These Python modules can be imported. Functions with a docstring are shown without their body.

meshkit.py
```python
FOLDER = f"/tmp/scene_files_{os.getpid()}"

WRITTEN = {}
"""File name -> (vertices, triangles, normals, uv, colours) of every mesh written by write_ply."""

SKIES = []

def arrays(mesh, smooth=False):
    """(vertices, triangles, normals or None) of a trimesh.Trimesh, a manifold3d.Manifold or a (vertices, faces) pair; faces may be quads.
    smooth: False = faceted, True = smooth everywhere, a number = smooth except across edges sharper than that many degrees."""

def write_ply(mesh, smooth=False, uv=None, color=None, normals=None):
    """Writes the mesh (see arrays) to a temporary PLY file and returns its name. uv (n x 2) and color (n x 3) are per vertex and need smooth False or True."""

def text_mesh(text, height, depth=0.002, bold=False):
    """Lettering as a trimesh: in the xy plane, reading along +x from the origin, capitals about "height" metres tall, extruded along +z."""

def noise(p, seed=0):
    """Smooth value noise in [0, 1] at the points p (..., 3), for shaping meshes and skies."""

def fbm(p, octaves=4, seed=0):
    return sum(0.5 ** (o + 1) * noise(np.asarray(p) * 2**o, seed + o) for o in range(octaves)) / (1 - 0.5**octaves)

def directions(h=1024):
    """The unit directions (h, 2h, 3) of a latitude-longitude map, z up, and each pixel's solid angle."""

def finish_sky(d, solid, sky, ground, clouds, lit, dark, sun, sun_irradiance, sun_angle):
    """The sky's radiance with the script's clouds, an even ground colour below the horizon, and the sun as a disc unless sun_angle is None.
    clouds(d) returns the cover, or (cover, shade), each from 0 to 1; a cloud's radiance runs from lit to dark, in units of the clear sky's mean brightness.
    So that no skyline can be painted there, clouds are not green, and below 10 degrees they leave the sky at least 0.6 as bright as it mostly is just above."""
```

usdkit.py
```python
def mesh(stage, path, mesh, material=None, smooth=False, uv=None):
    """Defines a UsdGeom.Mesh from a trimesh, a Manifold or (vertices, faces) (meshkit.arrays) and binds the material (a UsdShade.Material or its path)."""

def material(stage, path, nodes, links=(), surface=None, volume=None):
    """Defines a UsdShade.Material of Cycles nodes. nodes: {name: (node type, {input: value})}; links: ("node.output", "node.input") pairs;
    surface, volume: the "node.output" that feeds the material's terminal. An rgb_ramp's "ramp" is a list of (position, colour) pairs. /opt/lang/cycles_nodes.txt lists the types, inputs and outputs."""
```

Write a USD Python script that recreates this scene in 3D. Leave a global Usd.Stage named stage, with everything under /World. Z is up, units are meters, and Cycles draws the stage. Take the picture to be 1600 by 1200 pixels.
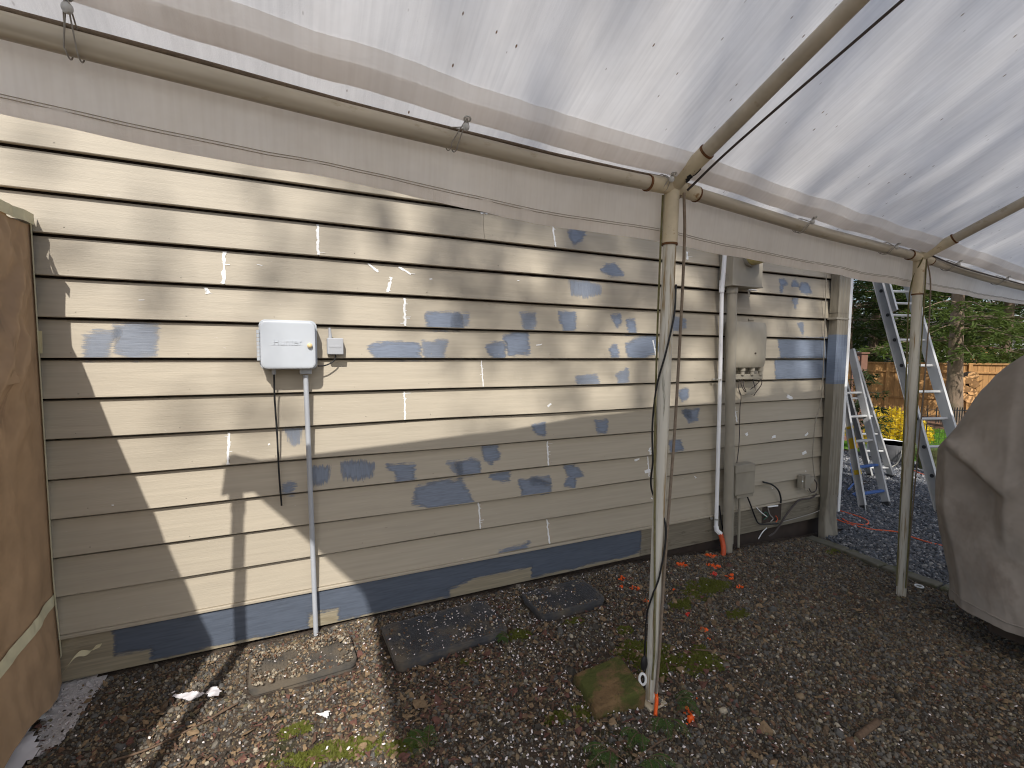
import math
import numpy as np, trimesh, shapely, shapely.affinity, usdkit, meshkit
import manifold3d as m3
from shapely.geometry import Polygon, box as sbox
from shapely.ops import unary_union
from pxr import Usd, UsdGeom, UsdLux, UsdShade, Gf, Sdf, Vt

stage = Usd.Stage.CreateInMemory()
UsdGeom.SetStageUpAxis(stage, UsdGeom.Tokens.z)
UsdGeom.SetStageMetersPerUnit(stage, 1.0)
UsdGeom.Xform.Define(stage, '/World')
stage.SetDefaultPrim(stage.GetPrimAtPath('/World'))

# ------------------------------------------------------------------ camera, sky, sun, exposure
CAM = np.array([0, 0, 1.55])
FPX, PITCH, YAW, ROLL = 737.2, 0.0711769, 0.4289991, 0.0082074
EXPOSURE = 0.38
SUN_TO = np.array([-0.337, -1.0, 1.03]); SUN_TO /= np.linalg.norm(SUN_TO)
SKY, SUN = 0.135, 0.90
_c, _s = math.cos(YAW), math.sin(YAW)
FW = np.array([_s * math.cos(PITCH), _c * math.cos(PITCH), -math.sin(PITCH)])
_r = np.array([_c, -_s, 0]); _u = np.cross(_r, FW)
RT = _r * math.cos(ROLL) + _u * math.sin(ROLL); UP = -_r * math.sin(ROLL) + _u * math.cos(ROLL)
cam = UsdGeom.Camera.Define(stage, '/World/camera')
cam.CreateHorizontalApertureAttr(36.0); cam.CreateVerticalApertureAttr(27.0)
cam.CreateFocalLengthAttr(36.0 * FPX / 1600)
cam.CreateClippingRangeAttr(Gf.Vec2f(0.05, 2000)); cam.CreateExposureAttr(EXPOSURE)
M = Gf.Matrix4d(*[float(x) for x in (*RT, 0, *UP, 0, *(-FW), 0, *CAM, 1)])
UsdGeom.Xformable(cam).AddTransformOp().Set(M)

elev = math.asin(SUN_TO[2]); rot = math.atan2(SUN_TO[0], SUN_TO[1])
skym = usdkit.material(stage, '/World/Looks/sky_look', {
    'sky': ('sky_texture', {'sky_type': 'single_scattering', 'sun_disc': False, 'sun_elevation': elev, 'sun_rotation': rot,
                            'air_density': 1.0, 'aerosol_density': 1.6, 'ozone_density': 1.0}),
    'tc': ('texture_coordinate', {}), 'n': ('noise_texture', {'scale': 3.0, 'detail': 5.0, 'roughness': 0.6}),
    'rp': ('rgb_ramp', {'ramp': [(0.42, (0, 0, 0)), (0.62, (0.75, 0.75, 0.75))]}),
    'mx': ('mix_color', {'blend_type': 'mix', 'b': (4.6, 4.6, 4.7)}),
    'bg': ('background_shader', {'strength': SKY})},
    [('tc.generated', 'n.vector'), ('n.fac', 'rp.fac'), ('rp.color', 'mx.fac'), ('sky.color', 'mx.a'), ('mx.result', 'bg.color')], surface='bg.background')
dome = UsdLux.DomeLight.Define(stage, '/World/sky')
dome.CreateIntensityAttr(1.0)
UsdShade.MaterialBindingAPI.Apply(dome.GetPrim()).Bind(skym)
dome.GetPrim().SetCustomDataByKey('kind', 'structure')
sun = UsdLux.DistantLight.Define(stage, '/World/sun')
sun.CreateIntensityAttr(SUN); sun.CreateAngleAttr(0.53); sun.CreateColorAttr(Gf.Vec3f(1.0, 0.96, 0.90))
sun.GetPrim().CreateAttribute('inputs:normalize', Sdf.ValueTypeNames.Bool).Set(True)
zx = SUN_TO; xx = np.cross([0, 0, 1.0], zx); xx /= np.linalg.norm(xx); yx = np.cross(zx, xx)
UsdGeom.Xformable(sun).AddTransformOp().Set(Gf.Matrix4d(*[float(v) for v in (*xx, 0, *yx, 0, *zx, 0, 0, 0, 30, 1)]))

# ------------------------------------------------------------------ helpers
rng = np.random.default_rng(7)
USED = {}
def path_for(name, parent):
    base = '/World' if parent is None else str(parent.GetPath())
    k = base + '/' + name
    n = USED.get(k, -1) + 1; USED[k] = n
    return k if n == 0 else f'{k}_{n:03d}'
def data(prim, label=None, cat=None, group=None, kind=None):
    for k, v in (('label', label), ('category', cat), ('group', group), ('kind', kind)):
        if v: prim.SetCustomDataByKey(k, v)
    return prim
def thing(name, label=None, cat=None, loc=(0, 0, 0), rz=0, group=None, kind=None, parent=None):
    x = UsdGeom.Xform.Define(stage, path_for(name, parent))
    x.AddTranslateOp().Set(Gf.Vec3d(*map(float, loc)))
    if rz: x.AddRotateZOp().Set(float(rz))
    p = x.GetPrim(); p.SetCustomDataByKey('_', 0); p.ClearCustomDataByKey('_')
    LOC[str(p.GetPath())] = np.asarray(loc, float)
    return data(p, label, cat, group, kind)
LOC = {}
def off_of(parent):
    return LOC.get(str(parent.GetPath()), np.zeros(3)) if parent is not None else np.zeros(3)
def add(name, mesh, mat, parent=None, smooth=False, label=None, cat=None, group=None, kind=None, rel=False):
    """One Mesh prim; vertices given in world coordinates unless rel (then relative to the thing's base)."""
    v, f, n = meshkit.arrays(mesh, smooth)
    if parent is not None and not rel:
        v = v - total_off(parent)
    m = UsdGeom.Mesh.Define(stage, path_for(name, parent))
    m.CreatePointsAttr(Vt.Vec3fArray.FromNumpy(v.astype(np.float32)))
    m.CreateFaceVertexCountsAttr(Vt.IntArray.FromNumpy(np.full(len(f), 3, np.int32)))
    m.CreateFaceVertexIndicesAttr(Vt.IntArray.FromNumpy(f.astype(np.int32).ravel()))
    m.CreateSubdivisionSchemeAttr('none')
    if n is not None:
        m.CreateNormalsAttr(Vt.Vec3fArray.FromNumpy(n.astype(np.float32))); m.SetNormalsInterpolation('vertex')
    UsdShade.MaterialBindingAPI.Apply(m.GetPrim()).Bind(mat)
    return data(m.GetPrim(), label, cat, group, kind)
def total_off(prim):
    o = np.zeros(3); p = prim
    while p and str(p.GetPath()) not in ('/', '/World'):
        o = o + LOC.get(str(p.GetPath()), 0); p = p.GetParent()
    return o
class MB:
    def __init__(s): s.v, s.f, s.n = [], [], 0
    def add(s, v, f=None):
        if f is None: v, f = v.vertices, v.faces
        v = np.asarray(v, float); f = np.asarray(f, int)
        if f.shape[1] == 4: f = np.vstack([f[:, [0, 1, 2]], f[:, [0, 2, 3]]])
        s.v.append(v); s.f.append(f + s.n); s.n += len(v); return s
    def mesh(s): return trimesh.Trimesh(np.vstack(s.v), np.vstack(s.f), process=False)
def ray(px, py): return FW + RT * ((px - 800) / FPX) + UP * ((600 - py) / FPX)
D = 2.694
def W(px, py, d=0.0):
    r = ray(px, py); return CAM + r * ((D - d) / r[1])
def G(px, py, z=0.0):
    r = ray(px, py); return CAM + r * ((z - CAM[2]) / r[2])
def DP(px, py, depth): return CAM + ray(px, py) * depth
def tube(points, radii, sides=10, cap=True, closed=False):
    p = np.asarray(points, float)
    if closed:
        t = np.roll(p, -1, 0) - np.roll(p, 1, 0)
    else:
        t = np.gradient(p, axis=0)
    t /= np.linalg.norm(t, axis=1, keepdims=True) + 1e-12
    a = np.cross(t[0], [0, 0, 1.0] if abs(t[0, 2]) < 0.9 else [1.0, 0, 0]); a /= np.linalg.norm(a)
    A = []
    for i in range(len(p)):
        a = a - t[i] * (a @ t[i]); a /= np.linalg.norm(a) + 1e-12; A.append(a)
    A = np.array(A); B = np.cross(t, A)
    ang = np.arange(sides) * 2 * np.pi / sides
    R = np.broadcast_to(radii, (len(p),))[:, None, None]
    v = p[:, None] + R * (np.cos(ang)[None, :, None] * A[:, None] + np.sin(ang)[None, :, None] * B[:, None])
    n = len(p); m = n if closed else n - 1
    i, j = np.meshgrid(np.arange(m), np.arange(sides), indexing='ij')
    i2 = (i + 1) % n
    q = np.stack([i * sides + j, i * sides + (j + 1) % sides, i2 * sides + (j + 1) % sides, i2 * sides + j], -1).reshape(-1, 4)
    f = np.vstack([q[:, [0, 1, 2]], q[:, [0, 2, 3]]]); v = v.reshape(-1, 3)
    if cap and not closed:
        c0, c1 = len(v), len(v) + 1
        v = np.vstack([v, p[:1], p[-1:]]); k = np.arange(sides)
        f = np.vstack([f, np.stack([np.full(sides, c0), (k + 1) % sides, k], -1), np.stack([np.full(sides, c1), (n - 1) * sides + k, (n - 1) * sides + (k + 1) % sides], -1)])
    return trimesh.Trimesh(v, f, process=False)
def curve(pts, n=40):
    """Catmull-Rom through the points."""
    p = np.asarray(pts, float)
    if len(p) < 3: return np.linspace(p[0], p[-1], max(2, n))
    q = np.vstack([2 * p[0] - p[1], p, 2 * p[-1] - p[-2]]); out = []
    seg = max(2, n // (len(p) - 1))
    for i in range(1, len(q) - 2):
        for t in np.linspace(0, 1, seg, endpoint=False):
            a, b, c, d = q[i - 1:i + 3]
            out.append(0.5 * (2 * b + (c - a) * t + (2 * a - 5 * b + 4 * c - d) * t * t + (3 * b - a - 3 * c + d) * t ** 3))
    out.append(p[-1]); return np.array(out)
def rbox(lo, hi, r=0.004):
    """Box with rounded edges (hull of eight low spheres)."""
    lo, hi = np.minimum(lo, hi).astype(float), np.maximum(lo, hi).astype(float)
    r = min(r, *((hi - lo) / 2.05))
    s = trimesh.creation.icosphere(1, r).vertices
    pts = np.vstack([s + np.where(np.array(c), hi - r, lo + r) for c in np.ndindex(2, 2, 2)])
    return trimesh.Trimesh(*hull(pts), process=False)
def hull(pts):
    m = m3.Manifold.hull_points(np.asarray(pts, float)).to_mesh(); return np.array(m.vert_properties[:, :3], float), np.array(m.tri_verts)
def beam(a, b, w, h, side=(0, 0, 1.0), r=0.003):
    """Rounded bar from a to b: w across side x axis, h along side."""
    a, b = np.asarray(a, float), np.asarray(b, float); t = b - a; L = np.linalg.norm(t); t /= L
    s = np.asarray(side, float); s = s - t * (s @ t); s /= np.linalg.norm(s); x = np.cross(t, s)
    m = rbox((0, -w / 2, -h / 2), (L, w / 2, h / 2), r)
    m.vertices = a + m.vertices[:, :1] * t + m.vertices[:, 1:2] * x + m.vertices[:, 2:] * s
    return m
def extrude(poly, h):
    """shapely polygon -> solid in xy, 0..h."""
    parts = [g for g in (getattr(poly, 'geoms', None) or [poly]) if g.geom_type == 'Polygon' and g.area > 1e-9]
    rings = []
    for g in parts:
        g = shapely.geometry.polygon.orient(g, 1.0)
        rings.append(np.array(g.exterior.coords)[:-1]); rings += [np.array(i.coords)[:-1] for i in g.interiors]
    cs = m3.CrossSection(rings, m3.FillRule.EvenOdd)
    mm = m3.Manifold.extrude(cs, h).to_mesh()
    return trimesh.Trimesh(np.array(mm.vert_properties[:, :3], float), np.array(mm.tri_verts), process=False)
def ngrid(nu, nv):
    i, j = np.meshgrid(np.arange(nu - 1), np.arange(nv - 1), indexing='ij')
    return np.stack([i * nv + j, (i + 1) * nv + j, (i + 1) * nv + j + 1, i * nv + j + 1], -1).reshape(-1, 4)
def sheet(P):
    """Grid of points (nu, nv, 3) as an open sheet."""
    nu, nv = P.shape[:2]; q = ngrid(nu, nv)
    return trimesh.Trimesh(P.reshape(-1, 3), np.vstack([q[:, [0, 1, 2]], q[:, [0, 2, 3]]]), process=False)
def slab(P, n, t):
    """Grid sheet given thickness t along n (nu,nv,3 or vector): closed."""
    nu, nv = P.shape[:2]; Q = P + np.broadcast_to(n, P.shape) * t
    q = ngrid(nu, nv); N = nu * nv
    f = [q, q[:, ::-1] + N]
    per = np.concatenate([np.arange(nv), np.arange(1, nu) * nv + nv - 1, (nu - 1) * nv + np.arange(nv - 2, -1, -1), np.arange(nu - 2, 0, -1) * nv])
    nx = np.roll(per, -1)
    f.append(np.stack([per, per + N, nx + N, nx], -1))
    f = np.vstack(f)
    return trimesh.Trimesh(np.vstack([P.reshape(-1, 3), Q.reshape(-1, 3)]), np.vstack([f[:, [0, 1, 2]], f[:, [0, 2, 3]]]), process=False)
def sm(x, a, b):
    t = np.clip((np.asarray(x, float) - a) / (b - a), 0, 1); return t * t * (3 - 2 * t)
def nz(p, s=1.0, seed=0): return meshkit.fbm(np.asarray(p, float) * s, 4, seed) - 0.5

# ------------------------------------------------------------------ materials
LK = {}
def mat(name, base, rough=0.6, var=0.12, scale=6.0, stretch=(1, 1, 1), bump=0.0, bscale=40.0, bdist=0.002, bstretch=(1, 1, 1), spots=None, spec=0.4, metallic=0.0, rnd=0.0, extra=None, spots2=None):
    """Principled with streaky noise variation, random tone per object, bump and optional (colour, scale, threshold, stretch) spots."""
    if name in LK: return LK[name]
    b = np.array(base, float); lo, hi = b * (1 - var), np.minimum(b * (1 + var), 1)
    nd = {'g': ('geometry', {}), 'm': ('mapping', {'scale': stretch}), 'n': ('noise_texture', {'scale': scale, 'detail': 5.0, 'roughness': 0.6}),
          'r': ('rgb_ramp', {'ramp': [(0.3, lo), (0.7, hi)]}), 'p': ('principled_bsdf', {'roughness': rough, 'specular_ior_level': spec, 'metallic': metallic})}
    ln = [('g.position', 'm.vector'), ('m.vector', 'n.vector'), ('n.fac', 'r.fac')]
    out = 'r.color'
    if rnd:
        nd['oi'] = ('object_info', {}); nd['mr'] = ('map_range', {'from_min': 0.0, 'from_max': 1.0, 'to_min': 1 - rnd, 'to_max': 1 + rnd})
        nd['hv'] = ('hsv', {}); ln += [('oi.random', 'mr.value'), ('mr.result', 'hv.value'), (out, 'hv.color')]; out = 'hv.color'
    for i, sp in enumerate([spots, spots2]):
        if sp is None: continue
        col, sc, th, st = sp[:4]; soft = sp[4] if len(sp) > 4 else 0.04
        nd[f'sm{i}'] = ('mapping', {'scale': st, 'location': (3.1 * i, 1.7, 0.3)}); nd[f'sn{i}'] = ('noise_texture', {'scale': sc, 'detail': 6.0, 'roughness': 0.65})
        nd[f'sr{i}'] = ('rgb_ramp', {'ramp': [(th, (0, 0, 0)), (th + soft, (1, 1, 1))]}); nd[f'sx{i}'] = ('mix_color', {'b': col})
        ln += [('g.position', f'sm{i}.vector'), (f'sm{i}.vector', f'sn{i}.vector'), (f'sn{i}.fac', f'sr{i}.fac'), (f'sr{i}.color', f'sx{i}.fac'), (out, f'sx{i}.a')]; out = f'sx{i}.result'
    ln.append((out, 'p.base_color'))
    if bump:
        nd['bm'] = ('mapping', {'scale': bstretch}); nd['bn'] = ('noise_texture', {'scale': bscale, 'detail': 4.0, 'roughness': 0.6}); nd['bp'] = ('bump', {'strength': bump, 'distance': bdist})
        ln += [('g.position', 'bm.vector'), ('bm.vector', 'bn.vector'), ('bn.fac', 'bp.height'), ('bp.normal', 'p.normal')]
    LK[name] = usdkit.material(stage, '/World/Looks/' + name, nd, ln, surface='p.BSDF')
    return LK[name]
GR = (0.6, 1, 14)
TAN = (0.412, 0.361, 0.280)
TAN_DIRTY = (0.17, 0.15, 0.115)
tan = mat('tan_siding_paint', TAN, 0.55, 0.07, 5, GR, 0.55, 22, 0.0016, (0.7, 1, 16), spots=((0.52, 0.47, 0.42), 26, 0.70, (0.7, 1, 2.2), 0.03), spots2=((0.17, 0.14, 0.11), 30, 0.725, (0.4, 1, 4), 0.02), rnd=0.055)
tan_fit = mat('tan_fitting_paint', (0.32, 0.288, 0.23), 0.5, 0.10, 9, (1, 1, 0.6), 0.25, 60, 0.001, spots=((0.20, 0.18, 0.14), 7, 0.63, (1, 1, 0.5), 0.1))
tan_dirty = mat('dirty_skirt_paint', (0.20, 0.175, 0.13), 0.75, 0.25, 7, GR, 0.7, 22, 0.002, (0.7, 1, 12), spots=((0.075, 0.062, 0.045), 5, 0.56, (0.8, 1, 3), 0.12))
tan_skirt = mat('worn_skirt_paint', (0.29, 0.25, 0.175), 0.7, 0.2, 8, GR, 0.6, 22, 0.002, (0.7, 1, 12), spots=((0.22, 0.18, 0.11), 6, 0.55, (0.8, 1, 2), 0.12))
blue = mat('blue_grey_paint', (0.155, 0.187, 0.250), 0.38, 0.12, 12, GR, 0.5, 22, 0.0014, (0.7, 1, 16), spots=((0.30, 0.295, 0.27), 30, 0.66, (0.8, 1, 2.5), 0.06))
blue_thin = mat('thin_blue_paint', (0.215, 0.245, 0.295), 0.42, 0.12, 12, GR, 0.5, 22, 0.0014, (0.7, 1, 16), spots=((0.40, 0.35, 0.275), 24, 0.50, (0.6, 1, 3.5), 0.10))
blue_dark = mat('blue_skirt_paint', (0.085, 0.103, 0.138), 0.27, 0.10, 9, GR, 0.6, 20, 0.0016, (0.6, 1, 12), spots=((0.20, 0.21, 0.21), 28, 0.70, (0.6, 1, 3), 0.05))
def brush(name, col, rough, stretch, full, thin_lo=0.5):
    """Paint film whose edge frays: cover + bristle noise against a threshold decides between film and bare board."""
    c = np.array(col)
    nd = {'g': ('geometry', {}), 'a': ('attribute', {'attribute': 'cover'}), 'm': ('mapping', {'scale': stretch}), 'n': ('noise_texture', {'scale': 22.0, 'detail': 5.0, 'roughness': 0.7}),
          'n2': ('noise_texture', {'scale': 22.0, 'detail': 3.0}), 's1': ('math', {'math_type': 'multiply_add', 'value2': 1.9}), 's2': ('math', {'math_type': 'multiply_add', 'value2': 0.6}),
          'r': ('rgb_ramp', {'ramp': [(0.66, (0, 0, 0)), (0.80, (full * .75, full * .75, full * .75)), (0.98, (full, full, full))]}), 'h': ('math', {'math_type': 'multiply', 'value2': 0.5}),
          'cr': ('rgb_ramp', {'ramp': [(0.3, c * .82), (0.7, c * 1.20)]}), 'd': ('principled_bsdf', {'roughness': rough, 'specular_ior_level': .45}),
          'gm': ('mapping', {'scale': (0.7, 1, 16)}), 'gn': ('noise_texture', {'scale': 22.0, 'detail': 4.0}), 'b': ('bump', {'strength': .5, 'distance': .0015}),
          't': ('transparent_bsdf', {}), 'x': ('mix_closure', {})}
    ln = [('g.position', 'm.vector'), ('m.vector', 'n.vector'), ('g.position', 'n2.vector'), ('n.fac', 's1.value1'), ('a.fac', 's1.value3'), ('n2.fac', 's2.value1'), ('s1.value', 's2.value3'), ('s2.value', 'h.value1'), ('h.value', 'r.fac'),
          ('n.fac', 'cr.fac'), ('cr.color', 'd.base_color'), ('g.position', 'gm.vector'), ('gm.vector', 'gn.vector'), ('gn.fac', 'b.height'), ('b.normal', 'd.normal'), ('r.color', 'x.fac'), ('t.BSDF', 'x.closure1'), ('d.BSDF', 'x.closure2')]
    return usdkit.material(stage, '/World/Looks/' + name, nd, ln, surface='x.closure')
BL = (0.175, 0.205, 0.262)
brush_h, brush_v = brush('brushed_blue_paint', BL, .40, (.6, 1, 8), 1.0), brush('brushed_blue_paint_down', BL, .40, (8, 1, .6), 1.0)
thin_h, thin_v = brush('thin_brushed_blue_paint', (0.21, 0.24, 0.295), .42, (.5, 1, 7), .80), brush('thin_brushed_blue_paint_down', (0.21, 0.24, 0.295), .42, (7, 1, .5), .80)
brush_sk = brush('brushed_skirt_paint', (0.098, 0.116, 0.150), .27, (.4, 1, 5), 1.0)
caulk = mat('white_caulk', (0.80, 0.80, 0.79), 0.5, 0.04, 30, bump=0.4, bscale=90, bdist=0.001)
white = mat('white_trim_paint', (0.88, 0.88, 0.87), 0.4, 0.04, 8)
pvc = mat('white_pvc', (0.90, 0.90, 0.91), 0.35, 0.03, 10)
greypvc = mat('grey_pvc', (0.42, 0.44, 0.47), 0.4, 0.05, 12)
grey_box = mat('grey_box_plastic', (0.50, 0.53, 0.565), 0.42, 0.02, 20, bump=0.15, bscale=350, bdist=0.0004)
grey_box2 = mat('small_box_plastic', (0.40, 0.41, 0.43), 0.45, 0.03, 20)
black = mat('black_rubber', (0.015, 0.015, 0.016), 0.5, 0.1, 30)
brass = mat('brass_knob', (0.75, 0.58, 0.30), 0.35, 0.05, 30)
spoutm = mat('weathered_downspout_paint', (0.25, 0.222, 0.172), 0.5, 0.12, 6, (3, 3, .5), 0.2, 60, 0.001, spots=((0.16, 0.14, 0.105), 5, 0.5, (2, 2, .4), 0.15))
dark_gap = mat('dark_sheathing', (0.055, 0.040, 0.032), 0.9, 0.2, 9)
concrete = mat('foundation_concrete', (0.10, 0.09, 0.075), 0.9, 0.3, 6, bump=0.5, bscale=30, bdist=0.006)
kerbm = mat('mossy_kerb', (0.13, 0.12, 0.09), 0.95, 0.25, 7, bump=0.8, bscale=40, bdist=0.008, spots=((0.07, 0.075, 0.025), 5, 0.52, (1, 1, 1), 0.1))
shingle = mat('roof_shingle', (0.08, 0.075, 0.07), 0.9, 0.3, 12, bump=0.6, bscale=20, bdist=0.01)
tubem = mat('painted_steel_tube', (0.44, 0.385, 0.30), 0.45, 0.16, 4, (0.7, 3, 3), 0.2, 50, 0.001, spots=((0.30, 0.24, 0.15), 9, 0.60, (1, 2, 2), 0.14), spots2=((0.12, 0.085, 0.05), 17, 0.68, (1, 1, 1), 0.08))
legm = mat('weathered_steel_leg', (0.58, 0.55, 0.48), 0.5, 0.12, 6, (4, 4, 0.35), 0.25, 40, 0.001, spots=((0.30, 0.215, 0.11), 8, 0.515, (6, 6, 0.30), 0.10), spots2=((0.085, 0.085, 0.045), 11, 0.63, (5, 5, 0.35), 0.10))
fitm = mat('rusty_fitting', (0.56, 0.48, 0.34), 0.5, 0.18, 9, (1, 1, 1), 0.3, 60, 0.001, spots=((0.27, 0.155, 0.06), 18, 0.60, (1, 1, 1), 0.09), spots2=((0.05, 0.035, 0.02), 26, 0.70, (1, 1, 1), 0.05))
rust = mat('rust_ring', (0.13, 0.055, 0.02), 0.8, 0.3, 40)
rope_tan = mat('weathered_rope', (0.20, 0.155, 0.115), 0.9, 0.2, 60, bump=0.8, bscale=260, bdist=0.002)
rope_green = mat('mossy_rope', (0.15, 0.135, 0.06), 0.9, 0.25, 60, bump=0.8, bscale=260, bdist=0.002)
rope_dark = mat('dark_cord', (0.085, 0.07, 0.065), 0.85, 0.15, 60, bump=0.6, bscale=260, bdist=0.002)
bungee = mat('bungee_cord', (0.32, 0.30, 0.27), 0.6, 0.1, 60)
ballm = mat('bungee_ball', (0.50, 0.50, 0.49), 0.45, 0.05, 20)
steel = mat('eyelet_metal', (0.62, 0.62, 0.6), 0.35, 0.1, 40, metallic=0.9)
paper = mat('brown_masking_paper', (0.40, 0.262, 0.152), 0.62, 0.12, 7, (1, 1, 1), 0.35, 12, 0.01, spots=((0.33, 0.21, 0.12), 3, 0.56, (1, 1, 0.6), 0.12))
tape = mat('pale_masking_tape', (0.62, 0.57, 0.38), 0.55, 0.08, 20, bump=0.4, bscale=120, bdist=0.001)
dropcloth = mat('white_paper_sheet', (0.74, 0.71, 0.73), 0.7, 0.05, 8, bump=0.3, bscale=20, bdist=0.006)
taupe = mat('taupe_cover_fabric', (0.30, 0.264, 0.232), 0.85, 0.18, 5, (1, 1, 1), 0.35, 420, 0.0012, spots=((0.22, 0.185, 0.158), 3.2, 0.54, (1, 1, 0.7), 0.14), spots2=((0.05, 0.04, 0.03), 60, 0.80, (1, 1, 1), 0.02), spec=0.2)
alu = mat('ladder_aluminium', (0.53, 0.525, 0.51), 0.45, 0.08, 6, metallic=0.2, bump=0.1, bscale=60)
alu_dark = mat('ladder_foot', (0.05, 0.05, 0.05), 0.6)
yellow = mat('yellow_sticker', (0.75, 0.50, 0.03), 0.5, 0.05)
bluep = mat('blue_paint_drip', (0.06, 0.13, 0.35), 0.5, 0.15, 30)
cedar = mat('cedar_board', (0.36, 0.195, 0.070), 0.75, 0.22, 5, (5, 5, 0.6), 0.4, 20, 0.003, rnd=0.14)
deckwood = mat('brown_deck_wood', (0.17, 0.085, 0.055), 0.7, 0.15, 6)
bark = mat('fir_bark', (0.20, 0.145, 0.10), 0.9, 0.35, 9, (1, 1, 0.25), 1.0, 16, 0.03, (1, 1, 0.3), spots=((0.09, 0.085, 0.045), 3, 0.56, (1, 1, 0.6), 0.15))
logend = mat('cut_log_end', (0.78, 0.44, 0.19), 0.8, 0.15, 18, rnd=0.15)
lensg = mat('meter_dome', (0.45, 0.36, 0.14), 0.12, 0.2, 20, spec=0.8)
neigh = mat('neighbour_siding', (0.62, 0.60, 0.56), 0.7, 0.04, 5)
neigh_o = mat('neighbour_orange_wall', (0.55, 0.28, 0.10), 0.7, 0.06, 5)
winm = mat('dark_window', (0.05, 0.07, 0.09), 0.1, 0.1, 3, spec=0.7)
orange = mat('orange_marking_paint', (0.85, 0.12, 0.015), 0.5, 0.15, 60)
red = mat('red_marking_paint', (0.70, 0.05, 0.03), 0.5, 0.15, 60)
orange_pipe = mat('orange_pipe', (0.55, 0.09, 0.03), 0.5, 0.15, 20)
cordm = mat('orange_cord', (0.75, 0.13, 0.05), 0.5, 0.1, 20)
twigm = mat('twig_bark', (0.13, 0.085, 0.055), 0.9, 0.25, 60)
lidm = mat('valve_box_plastic', (0.070, 0.071, 0.076), 0.42, 0.25, 8, bump=0.2, bscale=90, bdist=0.001, spots=((0.15, 0.125, 0.095), 6, 0.49, (1, 1, 1), 0.16))
lid_dusty = mat('dusty_valve_box_plastic', (0.078, 0.071, 0.062), 0.7, 0.3, 8, bump=0.4, bscale=90, bdist=0.002, spots=((0.14, 0.115, 0.085), 5, 0.47, (1, 1, 1), 0.16))
brickm = mat('mossy_block', (0.17, 0.105, 0.048), 0.95, 0.3, 12, bump=1.0, bscale=45, bdist=0.012, spots=((0.075, 0.082, 0.018), 6, 0.465, (1, 1, 1), 0.1), spots2=((0.04, 0.03, 0.018), 22, 0.62, (1, 1, 1), 0.08))
soil = mat('dark_soil', (0.068, 0.050, 0.036), 0.95, 0.45, 14, bump=1.0, bscale=55, bdist=0.02, spots=((0.12, 0.105, 0.085), 45, 0.56, (1, 1, 1), 0.08), spots2=((0.040, 0.042, 0.012), 2.2, 0.58, (1, 1, 1), 0.1))
pathm = mat('blue_grey_gravel_bed', (0.13, 0.135, 0.145), 0.9, 0.4, 60, bump=1.0, bscale=70, bdist=0.02)
mulch = mat('mulch_bed', (0.16, 0.085, 0.05), 0.95, 0.35, 14, bump=1.0, bscale=25, bdist=0.03)
lawnm = mat('lawn_soil', (0.13, 0.25, 0.03), 0.9, 0.25, 6, bump=0.8, bscale=40, bdist=0.03)
mossm = mat('moss', (0.085, 0.105, 0.016), 0.95, 0.4, 25, bump=1.0, bscale=160, bdist=0.008, spots=((0.045, 0.06, 0.012), 10, 0.54, (1, 1, 1), 0.12))
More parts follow.
